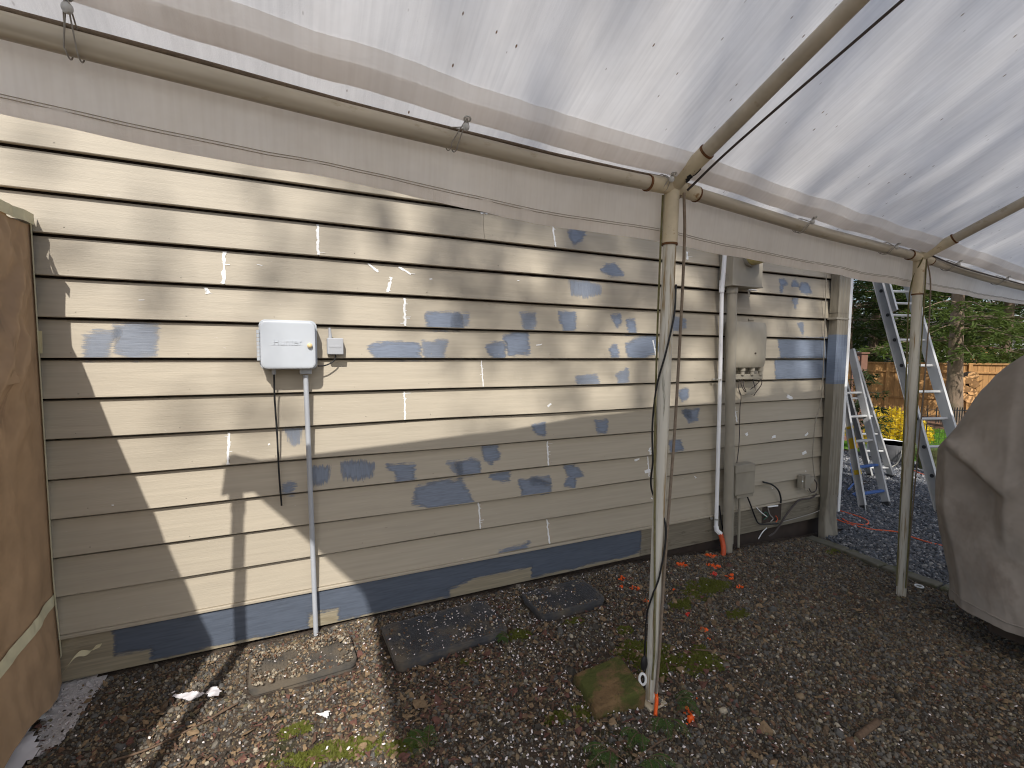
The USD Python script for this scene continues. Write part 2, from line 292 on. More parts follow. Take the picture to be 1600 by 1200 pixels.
PEB = [mat(f'pebble_{n}', c, 0.75, 0.22, 90) for n, c in dict(grey=(0.150, 0.132, 0.106), slate=(0.095, 0.090, 0.082), tan=(0.22, 0.160, 0.095), brown=(0.112, 0.076, 0.046), pale=(0.36, 0.31, 0.23), dark=(0.052, 0.044, 0.034), olive=(0.135, 0.114, 0.066), rust=(0.145, 0.082, 0.048)).items()]
PATHP = [mat(f'path_pebble_{n}', c, 0.75, 0.22, 90) for n, c in dict(grey=(0.16, 0.16, 0.165), slate=(0.10, 0.108, 0.122), pale=(0.36, 0.35, 0.34), dark=(0.055, 0.056, 0.06)).items()]
litterm = [mat(f'leaf_litter_{n}', c, 0.9, 0.25, 60) for n, c in dict(brown=(0.10, 0.058, 0.038), red=(0.13, 0.06, 0.045), tan=(0.22, 0.15, 0.085)).items()]
petalm = mat('fallen_petal', (0.68, 0.62, 0.60), 0.7, 0.06, 60)
paintedpeb = mat('overspray_pebble', (0.50, 0.46, 0.45), 0.85, 0.15, 60)
oversp = mat('overspray_dust', (0.52, 0.49, 0.48), 0.95, 0.2, 25, bump=1.0, bscale=120, bdist=0.008, spots=((0.10, 0.085, 0.07), 9, 0.60, (1, 1, 1), 0.1))

def leafmat(name, col, tl=0.35, var=0.35):
    c = np.array(col)
    return usdkit.material(stage, '/World/Looks/' + name, {
        'g': ('geometry', {}), 'r': ('rgb_ramp', {'ramp': [(0, c * (1 - var)), (1, c * (1 + var))]}),
        'd': ('principled_bsdf', {'roughness': 0.6, 'specular_ior_level': 0.3}), 't': ('translucent_bsdf', {}), 'x': ('mix_closure', {'fac': tl})},
        [('g.random_per_island', 'r.fac'), ('r.color', 'd.base_color'), ('r.color', 't.color'), ('d.BSDF', 'x.closure1'), ('t.BSDF', 'x.closure2')], surface='x.closure')
fir = leafmat('fir_needles', (0.062, 0.098, 0.026), 0.38)
firb = leafmat('bright_fir_needles', (0.12, 0.175, 0.035), 0.4)
leafg = leafmat('deciduous_leaves', (0.07, 0.11, 0.03), 0.4)
yel = leafmat('yellow_blossom', (0.80, 0.58, 0.03), 0.35, 0.2)
grassm = leafmat('grass_blades', (0.16, 0.34, 0.035), 0.35, 0.3)
ornam = leafmat('ornamental_grass_blades', (0.26, 0.27, 0.12), 0.35, 0.3)
mossleaf = leafmat('moss_tufts', (0.24, 0.26, 0.045), 0.25, 0.4)
fernm = leafmat('fern_sprig_leaves', (0.11, 0.20, 0.05), 0.3, 0.3)

# canopy fabric: woven white polyethylene that lets light through, with specks of debris and weave
def fabric(name, col, trans, tw, specks=True, streak=True, stain=None):
    nd = {'g': ('geometry', {}), 'm': ('mapping', {'scale': (1, 0.14, 0.28)}), 'n': ('noise_texture', {'scale': 7.0, 'detail': 5.0, 'roughness': 0.6}),
          'r': ('rgb_ramp', {'ramp': [(0.32, np.array(col) * (0.91 if streak else 0.95)), (0.68, col)]}),
          'm2': ('mapping', {'scale': (1, 0.45, 0.45)}), 'v': ('voronoi_texture', {'scale': 27.0}), 'w': ('noise_texture', {'scale': 4.5, 'detail': 3.0}),
          'vr': ('rgb_ramp', {'ramp': [(0.045, (1, 1, 1)), (0.085, (0, 0, 0))]}), 'wr': ('rgb_ramp', {'ramp': [(0.42, (0, 0, 0)), (0.50, (1, 1, 1))]}),
          'k': ('math', {'math_type': 'multiply'}), 'x': ('mix_color', {'b': (0.17, 0.11, 0.07)}),
          'bn': ('noise_texture', {'scale': 300.0, 'detail': 2.0}), 'bw': ('noise_texture', {'scale': 14.0, 'detail': 4.0}), 'bs': ('math', {'math_type': 'multiply_add', 'value2': 0.12}), 'b': ('bump', {'strength': 0.5, 'distance': 0.006}), 'lm': ('mapping', {'scale': (1, .03, .06)}), 'l': ('noise_texture', {'scale': 85.0, 'detail': 2.0}), 'lr': ('rgb_ramp', {'ramp': [(.35, (.93, .93, .93) if specks else (.965, .96, .955)), (.6, (1, 1, 1))]}), 'dn': ('noise_texture', {'scale': 2.6, 'detail': 6.0, 'roughness': .7}), 'dr': ('rgb_ramp', {'ramp': [(.38, (1, 1, 1)), (.68, (.91, .90, .89))]}), 'ml': ('mix_color', {'blend_type': 'multiply', 'fac': 1.0}), 'md': ('mix_color', {'blend_type': 'multiply', 'fac': 1.0}),
          'd': ('principled_bsdf', {'roughness': 0.55, 'specular_ior_level': 0.25}), 't': ('translucent_bsdf', {}), 'tc': ('mix_color', {'blend_type': 'multiply', 'fac': 1.0, 'b': trans}),
          'mc': ('mix_closure', {'fac': tw})}
    ln = [('g.position', 'm.vector'), ('m.vector', 'n.vector'), ('n.fac', 'r.fac'), ('g.position', 'm2.vector'), ('m2.vector', 'v.vector'), ('m2.vector', 'w.vector'), ('g.position', 'lm.vector'), ('lm.vector', 'l.vector'), ('l.fac', 'lr.fac'), ('g.position', 'dn.vector'), ('dn.fac', 'dr.fac'), ('r.color', 'ml.a'), ('lr.color', 'ml.b'), ('ml.result', 'md.a'), ('dr.color', 'md.b'),
          ('v.distance', 'vr.fac'), ('w.fac', 'wr.fac'), ('vr.color', 'k.value1'), ('wr.color', 'k.value2'), ('md.result', 'x.a'),
          ('g.position', 'bn.vector'), ('m.vector', 'bw.vector'), ('bn.fac', 'bs.value1'), ('bw.fac', 'bs.value3'), ('bs.value', 'b.height'), ('b.normal', 'd.normal'), ('b.normal', 't.normal'),
          ('d.BSDF', 'mc.closure1'), ('t.BSDF', 'mc.closure2'), ('tc.result', 't.color')]
    if specks: ln.append(('k.value', 'x.fac'))
    else: nd['x'][1]['fac'] = 0.0
    out = 'x.result'
    if stain:   # yellowish mildew along the top of the valance: keyed to height along the thing
        pass
    ln += [(out, 'd.base_color'), (out, 'tc.a')]
    return usdkit.material(stage, '/World/Looks/' + name, nd, ln, surface='mc.closure')
roof_fab = fabric('canopy_roof_fabric', (0.865, 0.86, 0.85), (1.0, 0.97, 0.94), 0.74)
flap_fab = fabric('canopy_flap_fabric', (0.96, 0.945, 0.93), (1.0, 0.975, 0.95), 0.68, False, False)
val_fab = fabric('canopy_valance_fabric', (0.98, 0.955, 0.93), (1.0, 0.985, 0.97), 0.72, False, False)
seam_fab = mat('valance_stitching', (0.30, 0.26, 0.21), 0.8, 0.15, 40)

# ------------------------------------------------------------------ ground
def gh(x, y):
    x, y = np.asarray(x, float), np.asarray(y, float)
    far = np.hypot(x - 3, y)
    h = -0.10 * sm(x, 2.3, 4.4) - 0.20 * sm(far, 5, 13)
    near = (1 - sm(far, 7, 12))
    h = h + near * 0.020 * (nz(np.stack([x, y, 0 * x], -1), 2.3, 3) * 2) + near * 0.010 * (nz(np.stack([x, y, 0 * x], -1), 9, 5) * 2)
    h = h + (0.012 - 0.05 * sm(x, 1.5, 3.0)) * np.exp(-((y - 2.72) / 0.09) ** 2) * sm(x, -3, -1) * (1 - sm(x, 4.6, 4.9))
    return h
def ground_sheet(xs, ys, dz=0.0):
    X, Y = np.meshgrid(xs, ys, indexing='ij'); return sheet(np.stack([X, Y, gh(X, Y) + dz], -1))
xs = np.unique(np.concatenate([-np.geomspace(3, 250, 14), np.linspace(-2.5, 6, 150), np.geomspace(6.1, 300, 26)]))
ys = np.unique(np.concatenate([-np.geomspace(2.5, 250, 14), np.linspace(-2, 4.2, 130), np.geomspace(4.3, 300, 26)]))
gm = ground_sheet(xs, ys)
add('ground', gm, soil, smooth=True, kind='structure')
def patch_sheet(poly, dz, step):
    x0, y0, x1, y1 = poly.bounds
    xs = np.arange(x0, x1 + step, step); ys = np.arange(y0, y1 + step, step)
    X, Y = np.meshgrid(xs, ys, indexing='ij'); q = ngrid(len(xs), len(ys)); P = np.stack([X, Y, gh(X, Y) + dz], -1).reshape(-1, 3)
    c = P[q].mean(1); ok = shapely.contains_xy(poly, c[:, 0], c[:, 1]); q = q[ok]
    used = np.unique(q); mp = np.full(len(P), -1); mp[used] = np.arange(len(used)); q = mp[q]
    return trimesh.Trimesh(P[used], np.vstack([q[:, [0, 1, 2]], q[:, [0, 2, 3]]]), process=False)
path_poly = Polygon([(4.06, 1.0), (4.12, 2.3), (4.3, 2.60), (4.66, 2.62), (4.75, 3.6), (6.0, 5.2), (8.6, 4.9), (8.9, 3.2), (8.2, 0.8), (5.2, -0.6), (4.2, -0.4)])
add('gravel_path', patch_sheet(path_poly, 0.008, 0.06), pathm, smooth=True, kind='structure')
lawn_poly = Polygon([(8.6, 3.2), (8.9, 5.6), (13.6, 7.4), (14.2, 5.4), (12.0, 3.2)])
add('lawn', patch_sheet(lawn_poly, 0.010, 0.2), lawnm, smooth=True, kind='structure')
mulch_poly = Polygon([(13.4, 3.0), (13.3, 5.3), (12.7, 7.0), (9.0, 5.7), (6.1, 5.3), (5.0, 4.2), (4.7, 9.0), (12.0, 14.0), (20.5, 4.6), (18.0, 2.0)])
add('mulch_bed', patch_sheet(mulch_poly.difference(lawn_poly).difference(path_poly), 0.006, 0.25), mulch, smooth=True, kind='structure')

# ------------------------------------------------------------------ house
E0, PITCHB = 1.50, 0.178          # lower edges of the siding rows: E0 - PITCHB * k
XL, XR = -1.8, 4.63
house = thing('house', 'tan lap sided house wall with blue grey test paint patches and white caulked joints', 'house')
def zrow(k): return E0 - PITCHB * k
def yoff(z):                        # depth of the board face behind the front plane at height z
    return 0.027 * ((z - E0) / PITCHB - np.floor((z - E0) / PITCHB))
core = rbox((XL - 0.05, D + 0.05, -0.15), (XR + 0.03, D + 6.0, 3.05), 0.002)
add('wall_core', core, dark_gap, house)
joints = {}
for px, y0, y1 in [(497, 343, 397), (350, 390, 443), (633, 462, 512), (867, 350, 385), (755, 562, 604), (633, 612, 655), (357, 676, 728), (857, 690, 727), (751, 787, 826), (858, 812, 850), (1025, 530, 560), (1018, 705, 745), (1150, 632, 662), (1075, 392, 405), (757, 326, 333)]:
    P = W(px, (y0 + y1) / 2); joints.setdefault(int(math.ceil((E0 - P[2]) / PITCHB)), []).append(P[0])
def bow(x, z0):                       # each board bows in and out by a few millimetres along its length
    x = np.asarray(x, float); return 0.006 * (meshkit.noise(np.stack([x * 1.3, 0 * x + z0 * 7, 0 * x], -1)) - 0.5)
def board_mesh(x0, x1, z0, z1, sag=0.0):
    prof = np.array([(0.003, z0), (0.0, z0 + 0.003), (0.027 * (1 - .0125 / PITCHB), z1 - .0125), (0.0275, z1 - .011), (0.046, z1 - .008), (0.0255, z0)])
    n = max(2, int((x1 - x0) / 0.22) + 1); xsn = np.linspace(x0, x1, n); V = []
    for i, x in enumerate(xsn):
        wob = float(bow(x, z0))
        V.append(np.stack([np.full(6, x), D + prof[:, 0] + wob, prof[:, 1] + wob * np.array([1, 1, 0, 0, 0, 1])], -1))
    V = np.array(V); f = []
    for i in range(n - 1):
        for j in range(6):
            f.append([i * 6 + j, i * 6 + (j + 1) % 6, (i + 1) * 6 + (j + 1) % 6, (i + 1) * 6 + j])
    f = np.array(f); t = np.vstack([f[:, [0, 1, 2]], f[:, [0, 2, 3]]])
    capf = np.array([[0, j + 1, j] for j in range(1, 5)]); cape = np.array([[(n - 1) * 6, (n - 1) * 6 + j, (n - 1) * 6 + j + 1] for j in range(1, 5)])
    return trimesh.Trimesh(V.reshape(-1, 3), np.vstack([t, capf, cape])[:, ::-1], process=False)
for k in range(-8, 8):
    z0 = zrow(k); cuts = [XL] + sorted(joints.get(k, [])) + [XR - 0.005]
    if k % 3 == 0 and k < -5: cuts = [XL, 1.1 + 0.3 * k, XR - 0.005]
    for a, b in zip(cuts[:-1], cuts[1:]):
        if b - a > 0.02:
            add('siding_board', board_mesh(a + 0.0012, b - 0.0012, z0, z0 + PITCHB), tan, house)
# skirt with drip cap
add('drip_cap', rbox((XL, D - 0.012, 0.236), (XR - 0.15, D + 0.03, 0.252), 0.003), tan, house)
SKB = 0.032
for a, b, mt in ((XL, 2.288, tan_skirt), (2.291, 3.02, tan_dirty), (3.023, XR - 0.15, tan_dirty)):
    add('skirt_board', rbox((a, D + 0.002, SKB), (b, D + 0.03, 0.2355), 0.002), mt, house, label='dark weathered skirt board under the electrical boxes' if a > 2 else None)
add('foundation', rbox((XL, D + 0.14, -0.4), (XR, D + 0.3, 0.06), 0.002), concrete, house)
# white corner board and roof
add('corner_trim', rbox((XR, D - 0.006, 0.05), (XR + 0.038, D + 0.10, 3.05), 0.003), white, house)
rf = thing('roof', parent=house)
add('soffit', rbox((XL - 0.3, D - 0.36, 3.052), (XR + 0.42, D + 6.3, 3.09), 0.004), tan_fit, rf)
add('fascia', rbox((XL - 0.3, D - 0.40, 3.03), (XR + 0.42, D - 0.362, 3.22), 0.004), tan_fit, rf)
V = np.array([(XL - 0.35, D - 0.46, 3.20), (XR + 0.46, D - 0.46, 3.20), (XR + 0.46, D + 3.0, 4.75), (XL - 0.35, D + 3.0, 4.75), (XR + 0.46, D + 6.4, 3.20), (XL - 0.35, D + 6.4, 3.20)])
V = np.vstack([V, V + [0, 0, 0.05]])
add('roof_covering', trimesh.Trimesh(*hull(V), process=False), shingle, rf)

# paint on the wall: brushed films that lie on the boards
def wall_poly(pts): return Polygon([(W(x, y)[0], W(x, y)[2]) for x, y in pts]).buffer(0)
def ragged(poly, seed, fr=0.012, drip=False):
    """Brush edge: wavering outline, dry-brush streaks off the left and right ends (or down)."""
    r = np.random.default_rng(seed); poly = shapely.segmentize(poly, 0.012)
    c = np.array(poly.exterior.coords)[:-1]
    n2 = np.stack([c[:, 0] * 22, c[:, 1] * 38, np.full(len(c), seed * 1.7)], -1)
    c = c + np.stack([(meshkit.fbm(n2, 3, seed) - 0.5) * 0.030, (meshkit.fbm(n2 + 9, 3, seed + 1) - 0.5) * 0.016], -1)
    out = Polygon(c).buffer(0)
    x0, z0, x1, z1 = out.bounds; extra, cutp = [], []
    for _ in range(int(6 + 70 * (z1 - z0))):
        z = r.uniform(z0, z1)
        if drip:
            x = r.uniform(x0, x1); w = r.uniform(0.0012, 0.004); zz = z0 + r.uniform(0, 0.02); extra.append(sbox(x - w, zz - r.uniform(0.004, 0.03), x + w, zz + 0.02))
        row = out.intersection(sbox(x0 - 1, z - 0.0008, x1 + 1, z + 0.0008))
        if row.is_empty: continue
        a, _, b, _ = row.bounds; h = r.uniform(0.0008, 0.0022); L = r.exponential(fr)
        (extra if r.random() < 0.6 else cutp).append(sbox(b - L if r.random() < .5 else b - 0.004, z - h, b + L, z + h) if r.random() < 0.5 else sbox(a - L, z - h, a + L, z + h))
    return unary_union([out] + extra).difference(unary_union(cutp)) if cutp else unary_union([out] + extra)
def film(name, poly, mt, parent, rise=0.0012, label=None):
    """Extrudes a wall polygon (X, Z) row by row so that it follows the board faces."""
    mb = MB(); x0, z0, x1, z1 = poly.bounds
    for k in range(-9, 8):
        zz = zrow(k); part = poly.intersection(sbox(x0 - 1, zz + 0.0045, x1 + 1, zz + PITCHB - 0.0135))
        if part.is_empty or part.area < 2e-6: continue
        e = extrude(part, 1.0); v = e.vertices.copy(); back = v[:, 2] < 0.5
        y = D + 0.027 * (v[:, 1] - zz) / PITCHB - rise + bow(v[:, 0], zz)
        mb.add(np.stack([v[:, 0], np.where(back, y, y + rise + 0.002), v[:, 1]], -1), e.faces)
    if mb.n: return add(name, mb.mesh(), mt, parent, label=label)
def brushed(name, poly, mt, parent, rise=0.0013, label=None, soft=0.022, flat=None, step=.0045):
    """Paint film on a fine grid; the primvar "cover" falls off towards the outline, and the material frays it into bristle marks."""
    Vs, Fs, Cv, n = [], [], [], 0; x0, z0, x1, z1 = poly.bounds
    rows = [(zrow(k) + .0035, zrow(k) + PITCHB - .0128, zrow(k)) for k in range(-9, 8)] if flat is None else [flat]
    for za, zb, zz in rows:
        a, b = max(za, z0 - soft), min(zb, z1 + soft)
        if b - a < .003: continue
        X = np.linspace(x0 - soft, x1 + soft, max(3, int((x1 - x0 + 2 * soft) / step))); Z = np.linspace(a, b, max(2, int((b - a) / step) + 1))
        GX, GZ = np.meshgrid(X, Z, indexing='ij'); q = shapely.points(GX.ravel(), GZ.ravel())
        sd = shapely.distance(q, poly.boundary) * np.where(shapely.contains(poly, q), 1, -1); c = np.clip(.5 + sd / (2 * soft), 0, 1)
        GY = D + (0.027 * (GZ - zz) / PITCHB + bow(GX, zz) if flat is None else 0.002 + 0 * GZ) - rise
        f = ngrid(len(X), len(Z)); f = f[c[f].max(1) > .02]
        Vs.append(np.stack([GX, GY, GZ], -1).reshape(-1, 3)); Fs.append(f + n); Cv.append(c); n += len(c)
    if not n: return
    f = np.vstack(Fs); V, C = np.vstack(Vs), np.concatenate(Cv); used = np.unique(f); mp_ = np.zeros(len(V), int); mp_[used] = np.arange(len(used))
    p = add(name, (V[used], mp_[f]), mt, parent, label=label)
    UsdGeom.PrimvarsAPI(p).CreatePrimvar('cover', Sdf.ValueTypeNames.FloatArray, 'vertex').Set(Vt.FloatArray.FromNumpy(C[used].astype(np.float32)))
    return p
def Z5(*q): return [(520 + x * .35, 400 + y * .35) for x, y in q]
def Z4(*q): return [(x * .35, 400 + y * .35) for x, y in q]
def Z2(*q): return [(520 + x * .35, y * .35) for x, y in q]
def Z6(*q): return [(1100 + x * .2, 380 + y * .2) for x, y in q]
def Z7(*q): return [(1100 + x * .2, 620 + y * .2) for x, y in q]
def Z3(*q): return [(520 + x * .35, 780 + y * .35) for x, y in q]
patches = [
    (Z5((425, 262), (470, 257), (565, 262), (575, 322), (425, 322)), blue, 0), (Z5((545, 262), (605, 262), (600, 300), (560, 322), (540, 320)), blue_thin, 0),
    (Z5((847, 260), (905, 262), (903, 300), (890, 329), (862, 329), (850, 290)), blue_thin, 0), (Z5((1018, 252), (1083, 255), (1078, 322), (1038, 331), (1022, 280)), blue, 0),
    (Z5((1068, 108), (1150, 118), (1198, 132), (1196, 160), (1130, 178), (1075, 165)), blue_thin, 1), (Z5((1208, 62), (1228, 40), (1262, 38), (1294, 78), (1250, 84)), blue, 0),
    (Z5((1256, 268), (1288, 264), (1286, 298), (1270, 310)), blue, 0), (Z5((1320, 288), (1350, 286), (1352, 345), (1326, 345)), blue, 0),
    (Z5((1518, 276), (1578, 290), (1575, 312), (1540, 330), (1518, 330)), blue_thin, 0),
    (Z5((168, 412), (200, 395), (382, 394), (382, 455), (205, 455)), blue, 0), (Z5((408, 388), (508, 382), (490, 455), (418, 455)), blue_thin, 0),
    (Z5((693, 402), (730, 390), (770, 395), (762, 447), (722, 452), (700, 430)), blue, 0), (Z5((775, 365), (812, 345), (874, 345), (872, 430), (790, 437)), blue, 0),
    (Z5((1243, 415), (1268, 400), (1274, 450), (1248, 452)), blue, 0), (Z5((1315, 400), (1380, 365), (1452, 362), (1455, 420), (1385, 453), (1325, 452)), blue, 0),
    (Z5((1092, 540), (1180, 536), (1185, 566), (1095, 570)), blue_thin, 0), (Z5((1272, 532), (1318, 508), (1320, 556), (1280, 566)), blue_thin, 0),
    (Z5((1550, 608), (1590, 596), (1584, 630), (1560, 642)), blue, 0), (Z5((900, 762), (948, 752), (946, 798), (920, 790)), blue, 0),
    (Z5((1180, 742), (1225, 740), (1218, 785), (1190, 784)), blue, 0), (Z5((675, 856), (735, 853), (746, 900), (715, 922), (686, 905)), blue, 0),
    (Z5((1510, 832), (1552, 824), (1560, 860), (1512, 872)), blue, 0), (Z5((1570, 694), (1602, 690), (1602, 722)), blue, 0),
    (Z5((47, 935), (120, 922), (178, 940), (170, 975), (120, 990), (60, 990)), blue, 1), (Z5((250, 940), (360, 940), (358, 995), (295, 1006), (280, 960)), blue, 0),
    (Z5((560, 930), (620, 914), (655, 922), (648, 970), (572, 982)), blue, 0), (Z5((520, 925), (565, 925), (570, 975), (545, 960)), blue_thin, 0),
    (Z5((712, 985), (790, 967), (788, 1000), (760, 1004)), blue, 0), (Z5((380, 1045), (480, 1012), (575, 1008), (620, 1098), (430, 1120), (365, 1100)), blue, 0),
    (Z5((838, 1005), (900, 1000), (970, 1028), (968, 1055), (850, 1066)), blue, 0), (Z5((892, 998), (965, 994), (968, 1012), (895, 1012)), blue_thin, 0), (Z5((1045, 945), (1075, 937), (1118, 980), (1085, 985), (1075, 1028), (1042, 1018), (1060, 985)), blue, 0),
    (Z3((748, 236), (840, 215), (876, 195), (860, 212), (800, 236)), blue, 0),
    (Z4((383, 362), (430, 345), (515, 340), (480, 400), (470, 452), (388, 455)), blue_thin, 0), (Z4((515, 318), (600, 308), (690, 312), (682, 430), (590, 455), (520, 420)), blue_thin, 0),
    (Z4((1280, 778), (1340, 776), (1325, 830), (1310, 840)), blue_thin, 1), (Z4((1400, 955), (1466, 950), (1455, 1000), (1410, 1018)), blue, 1), (Z4((1272, 1030), (1308, 1020), (1300, 1062), (1275, 1060)), blue, 0),
    (Z2((1062, 1040), (1085, 1026), (1130, 1036), (1105, 1072), (1080, 1085)), blue, 0),
    (Z6((612, 292), (640, 285), (662, 308), (622, 330), (615, 375), (605, 370)), blue, 0), (Z6((705, 325), (728, 288), (752, 332)), blue, 0), (Z6((762, 350), (785, 312), (825, 318), (845, 380), (815, 388), (770, 375)), blue, 0),
    (Z6((712, 440), (745, 432), (740, 465), (720, 500)), blue_thin, 0), (Z6((752, 630), (790, 622), (778, 705)), blue_thin, 0),
    (Z6((603, 752), (1040, 742), (1035, 893), (605, 893)), blue, 0), (Z6((580, 905), (1035, 900), (1030, 1050), (565, 1058)), blue, 0),
    ([(1071, 643), (1094, 641), (1090, 655), (1078, 659)], blue, 0),
]
for i, (pts, mt, drip) in enumerate(patches):
    if mt is None: continue
    brushed('paint_patch', wall_poly(pts), {blue: (brush_v if drip else brush_h), blue_thin: (thin_v if drip else thin_h)}[mt], house)
# caulk: strokes over the joints, dabs over nail holes
def stroke(pts, w, seed):
    r = np.random.default_rng(seed); q = [(W(x, y)[0], W(x, y)[2]) for x, y in pts]
    base = shapely.LineString(q).buffer(w / 2, cap_style=2); base = shapely.segmentize(base, 0.006)
    c = np.array(base.exterior.coords)[:-1]; n2 = np.stack([c[:, 0] * 60, c[:, 1] * 60, np.full(len(c), seed)], -1)
    c = c + np.stack([(meshkit.fbm(n2, 2, seed) - 0.5) * w * 1.1, (meshkit.fbm(n2 + 5, 2, seed) - 0.5) * w * 0.5], -1)
    out = [Polygon(c).buffer(0)]
    z0, z1 = min(a[1] for a in q), max(a[1] for a in q)
    for _ in range(int((z1 - z0) * 60)):
        t = r.random(); x = q[0][0] + (q[-1][0] - q[0][0]) * t; z = q[0][1] + (q[-1][1] - q[0][1]) * t
        out.append(sbox(x - r.exponential(w * 0.5), z, x + r.exponential(w * 0.8), z + r.uniform(0.001, 0.004)))
    return unary_union(out)
for i, (pts, w) in enumerate([
        ([(497, 345), (497, 398)], .013), ([(350, 391), (349, 443)], .012), ([(633, 462), (633, 512)], .012), ([(866, 349), (868, 386)], .010), ([(754, 562), (755, 604)], .007),
        ([(633, 612), (633, 656)], .008), ([(357, 677), (356, 729)], .010), ([(858, 690), (857, 728)], .009), ([(750, 786), (751, 827)], .008), ([(857, 811), (859, 851)], .010),
        ([(1023, 531), (1026, 560)], .010), ([(1016, 703), (1015, 745)], .008), ([(1151, 632), (1152, 660)], .012), ([(1075, 393), (1074, 405)], .018), ([(755, 328), (764, 332)], .012),
        (Z5((158, 28), (205, 68)), .010), (Z5((297, 45), (352, 78)), .012), (Z5((264, 92), (247, 160)), .013), (Z4((912, 138), (930, 165)), .012), (Z4((918, 150), (918, 168)), .006),
        (Z5((1356, 916), (1378, 908)), .014), (Z5((1412, 870), (1420, 855)), .016), (Z5((1395, 965), (1420, 960)), .022), (Z5((912, 398), (938, 394)), .006), (Z5((960, 672), (978, 660)), .012),
        (Z7((330, 300), (352, 288)), .022), (Z7((535, 318), (568, 308)), .022), (Z7((795, 305), (815, 285)), .022), (Z7((770, 445), (803, 432)), .022), (Z6((650, 1195), (690, 1215)), .030),
        (Z4((615, 195), (640, 195)), .003), (Z4((1145, 35), (1170, 40)), .003), (Z4((1195, 845), (1203, 840)), .009), (Z2((665, 945), (690, 942)), .014), (Z5((435, 102), (448, 100)), .006), (Z5((830, 108), (838, 108)), .005), (Z7((798, 580), (802, 584)), .006), (Z7((545, 715), (552, 720)), .006), (Z4((496, 1115), (506, 1113)), .006), ([(1018, 778), (1020, 780)], .008), ([(1088, 745), (1090, 748)], .007)]):
    film('caulk_mark', stroke(pts, w, 300 + i), caulk, house, 0.0022)
# blue film on the skirt, worn through in places
sk = Polygon([(-0.80, 0.235), (2.286, 0.235), (2.286, 0.045), (-0.66, 0.042), (-0.66, 0.11), (-0.8, 0.115)])
worn = [Polygon([(W(x, y)[0], W(x, y)[2]) for x, y in q]) for q in ([(480, 958), (530, 948), (532, 985), (480, 990)], [(700, 920), (745, 900), (832, 884), (832, 912), (790, 925), (700, 938)], [(975, 872), (1000, 860), (1005, 880)])]
edge = Polygon([(-0.9, 0.0)] + [(x, 0.048 + 0.018 * meshkit.noise([x * 7, 0, 0]) * (1 if x > 0.2 else .6)) for x in np.linspace(-0.9, 2.3, 90)] + [(2.3, 0.0)])
skp = sk.difference(unary_union(worn)).difference(edge)
skp = skp.intersection(sbox(-0.8, 0.03, 2.287, 0.234))
brushed('paint_patch', skp, brush_sk, house, label='dark blue grey paint film along the skirt board', soft=.016, flat=(SKB + .002, .2345, 0), step=.006)
# nail heads and dents: small dimples set in rows
nb = MB(); r2 = np.random.default_rng(5)
for k in range(-6, 7):
    for x in np.arange(-0.9, 4.5, 0.405):
        xx, zz = x + r2.uniform(-.03, .03), zrow(k) + r2.uniform(0.02, 0.035)
        m = trimesh.creation.icosphere(1, r2.uniform(.002, .0038)); m.vertices = m.vertices * [1, .35, 1] + [xx, D + yoff(zz) - .0003, zz]; nb.add(m)
add('nail_heads', nb.mesh(), tan_fit, house, kind='stuff')

# ------------------------------------------------------------------ canopy
JA = np.array([1.44, 1.562, 2.235]); ED = np.array([0.9972, 0.0686, -0.0307]); ED /= np.linalg.norm(ED)
RD = np.array([0.075, -0.892, 0.446]); RD -= ED * (RD @ ED); RD /= np.linalg.norm(RD)
RN = np.cross(ED, RD); RN /= np.linalg.norm(RN); RN = RN if RN[2] > 0 else -RN
HN = np.array([-ED[1], ED[0], 0]); HN /= np.linalg.norm(HN)      # horizontal, towards the wall
RL, TR = 1.70, 0.029
STN = [-2.17, 0.0, 2.216, 4.43]
RD2 = RD * [1, 1, -1]                                             # rear slope, going down away from the wall
canopy = thing('canopy', 'white tarpaulin canopy on rusty painted tube frame beside the house wall', 'canopy')
def sag(s): return np.interp(s, [-2.3, -2.0, -1.33, -.6, -.14, 0, 1.1, 2.2, 3.3, 4.5], [.060, .060, .055, .040, .012, 0, .016, 0, .012, 0])
def eave(s): return JA + ED * s - np.array([0, 0, sag(s)])
RIDGE = RD * RL
for a, b in zip(STN[:-1], STN[1:]):
    add('eave_tube', tube([eave(s) for s in np.linspace(a + 0.12, b - 0.12, 14)], TR - .0015, 16), tubem, canopy, smooth=40)
    add('ridge_tube', tube([JA + RIDGE + ED * a, JA + RIDGE + ED * b], TR, 12), tubem, canopy, smooth=40)
    add('eave_tube', tube([JA + RIDGE + RD2 * RL + ED * a, JA + RIDGE + RD2 * RL + ED * b], TR, 12), tubem, canopy, smooth=40)
def foot(i):
    s = STN[i]
    return {1: np.array([1.405, 1.552, gh(1.405, 1.552) - .01]), 2: np.array([3.655, 1.69, gh(3.655, 1.69) - .02])}.get(i, np.array([*(JA + ED * s)[:2], gh(*(JA + ED * s)[:2]) - .02]))
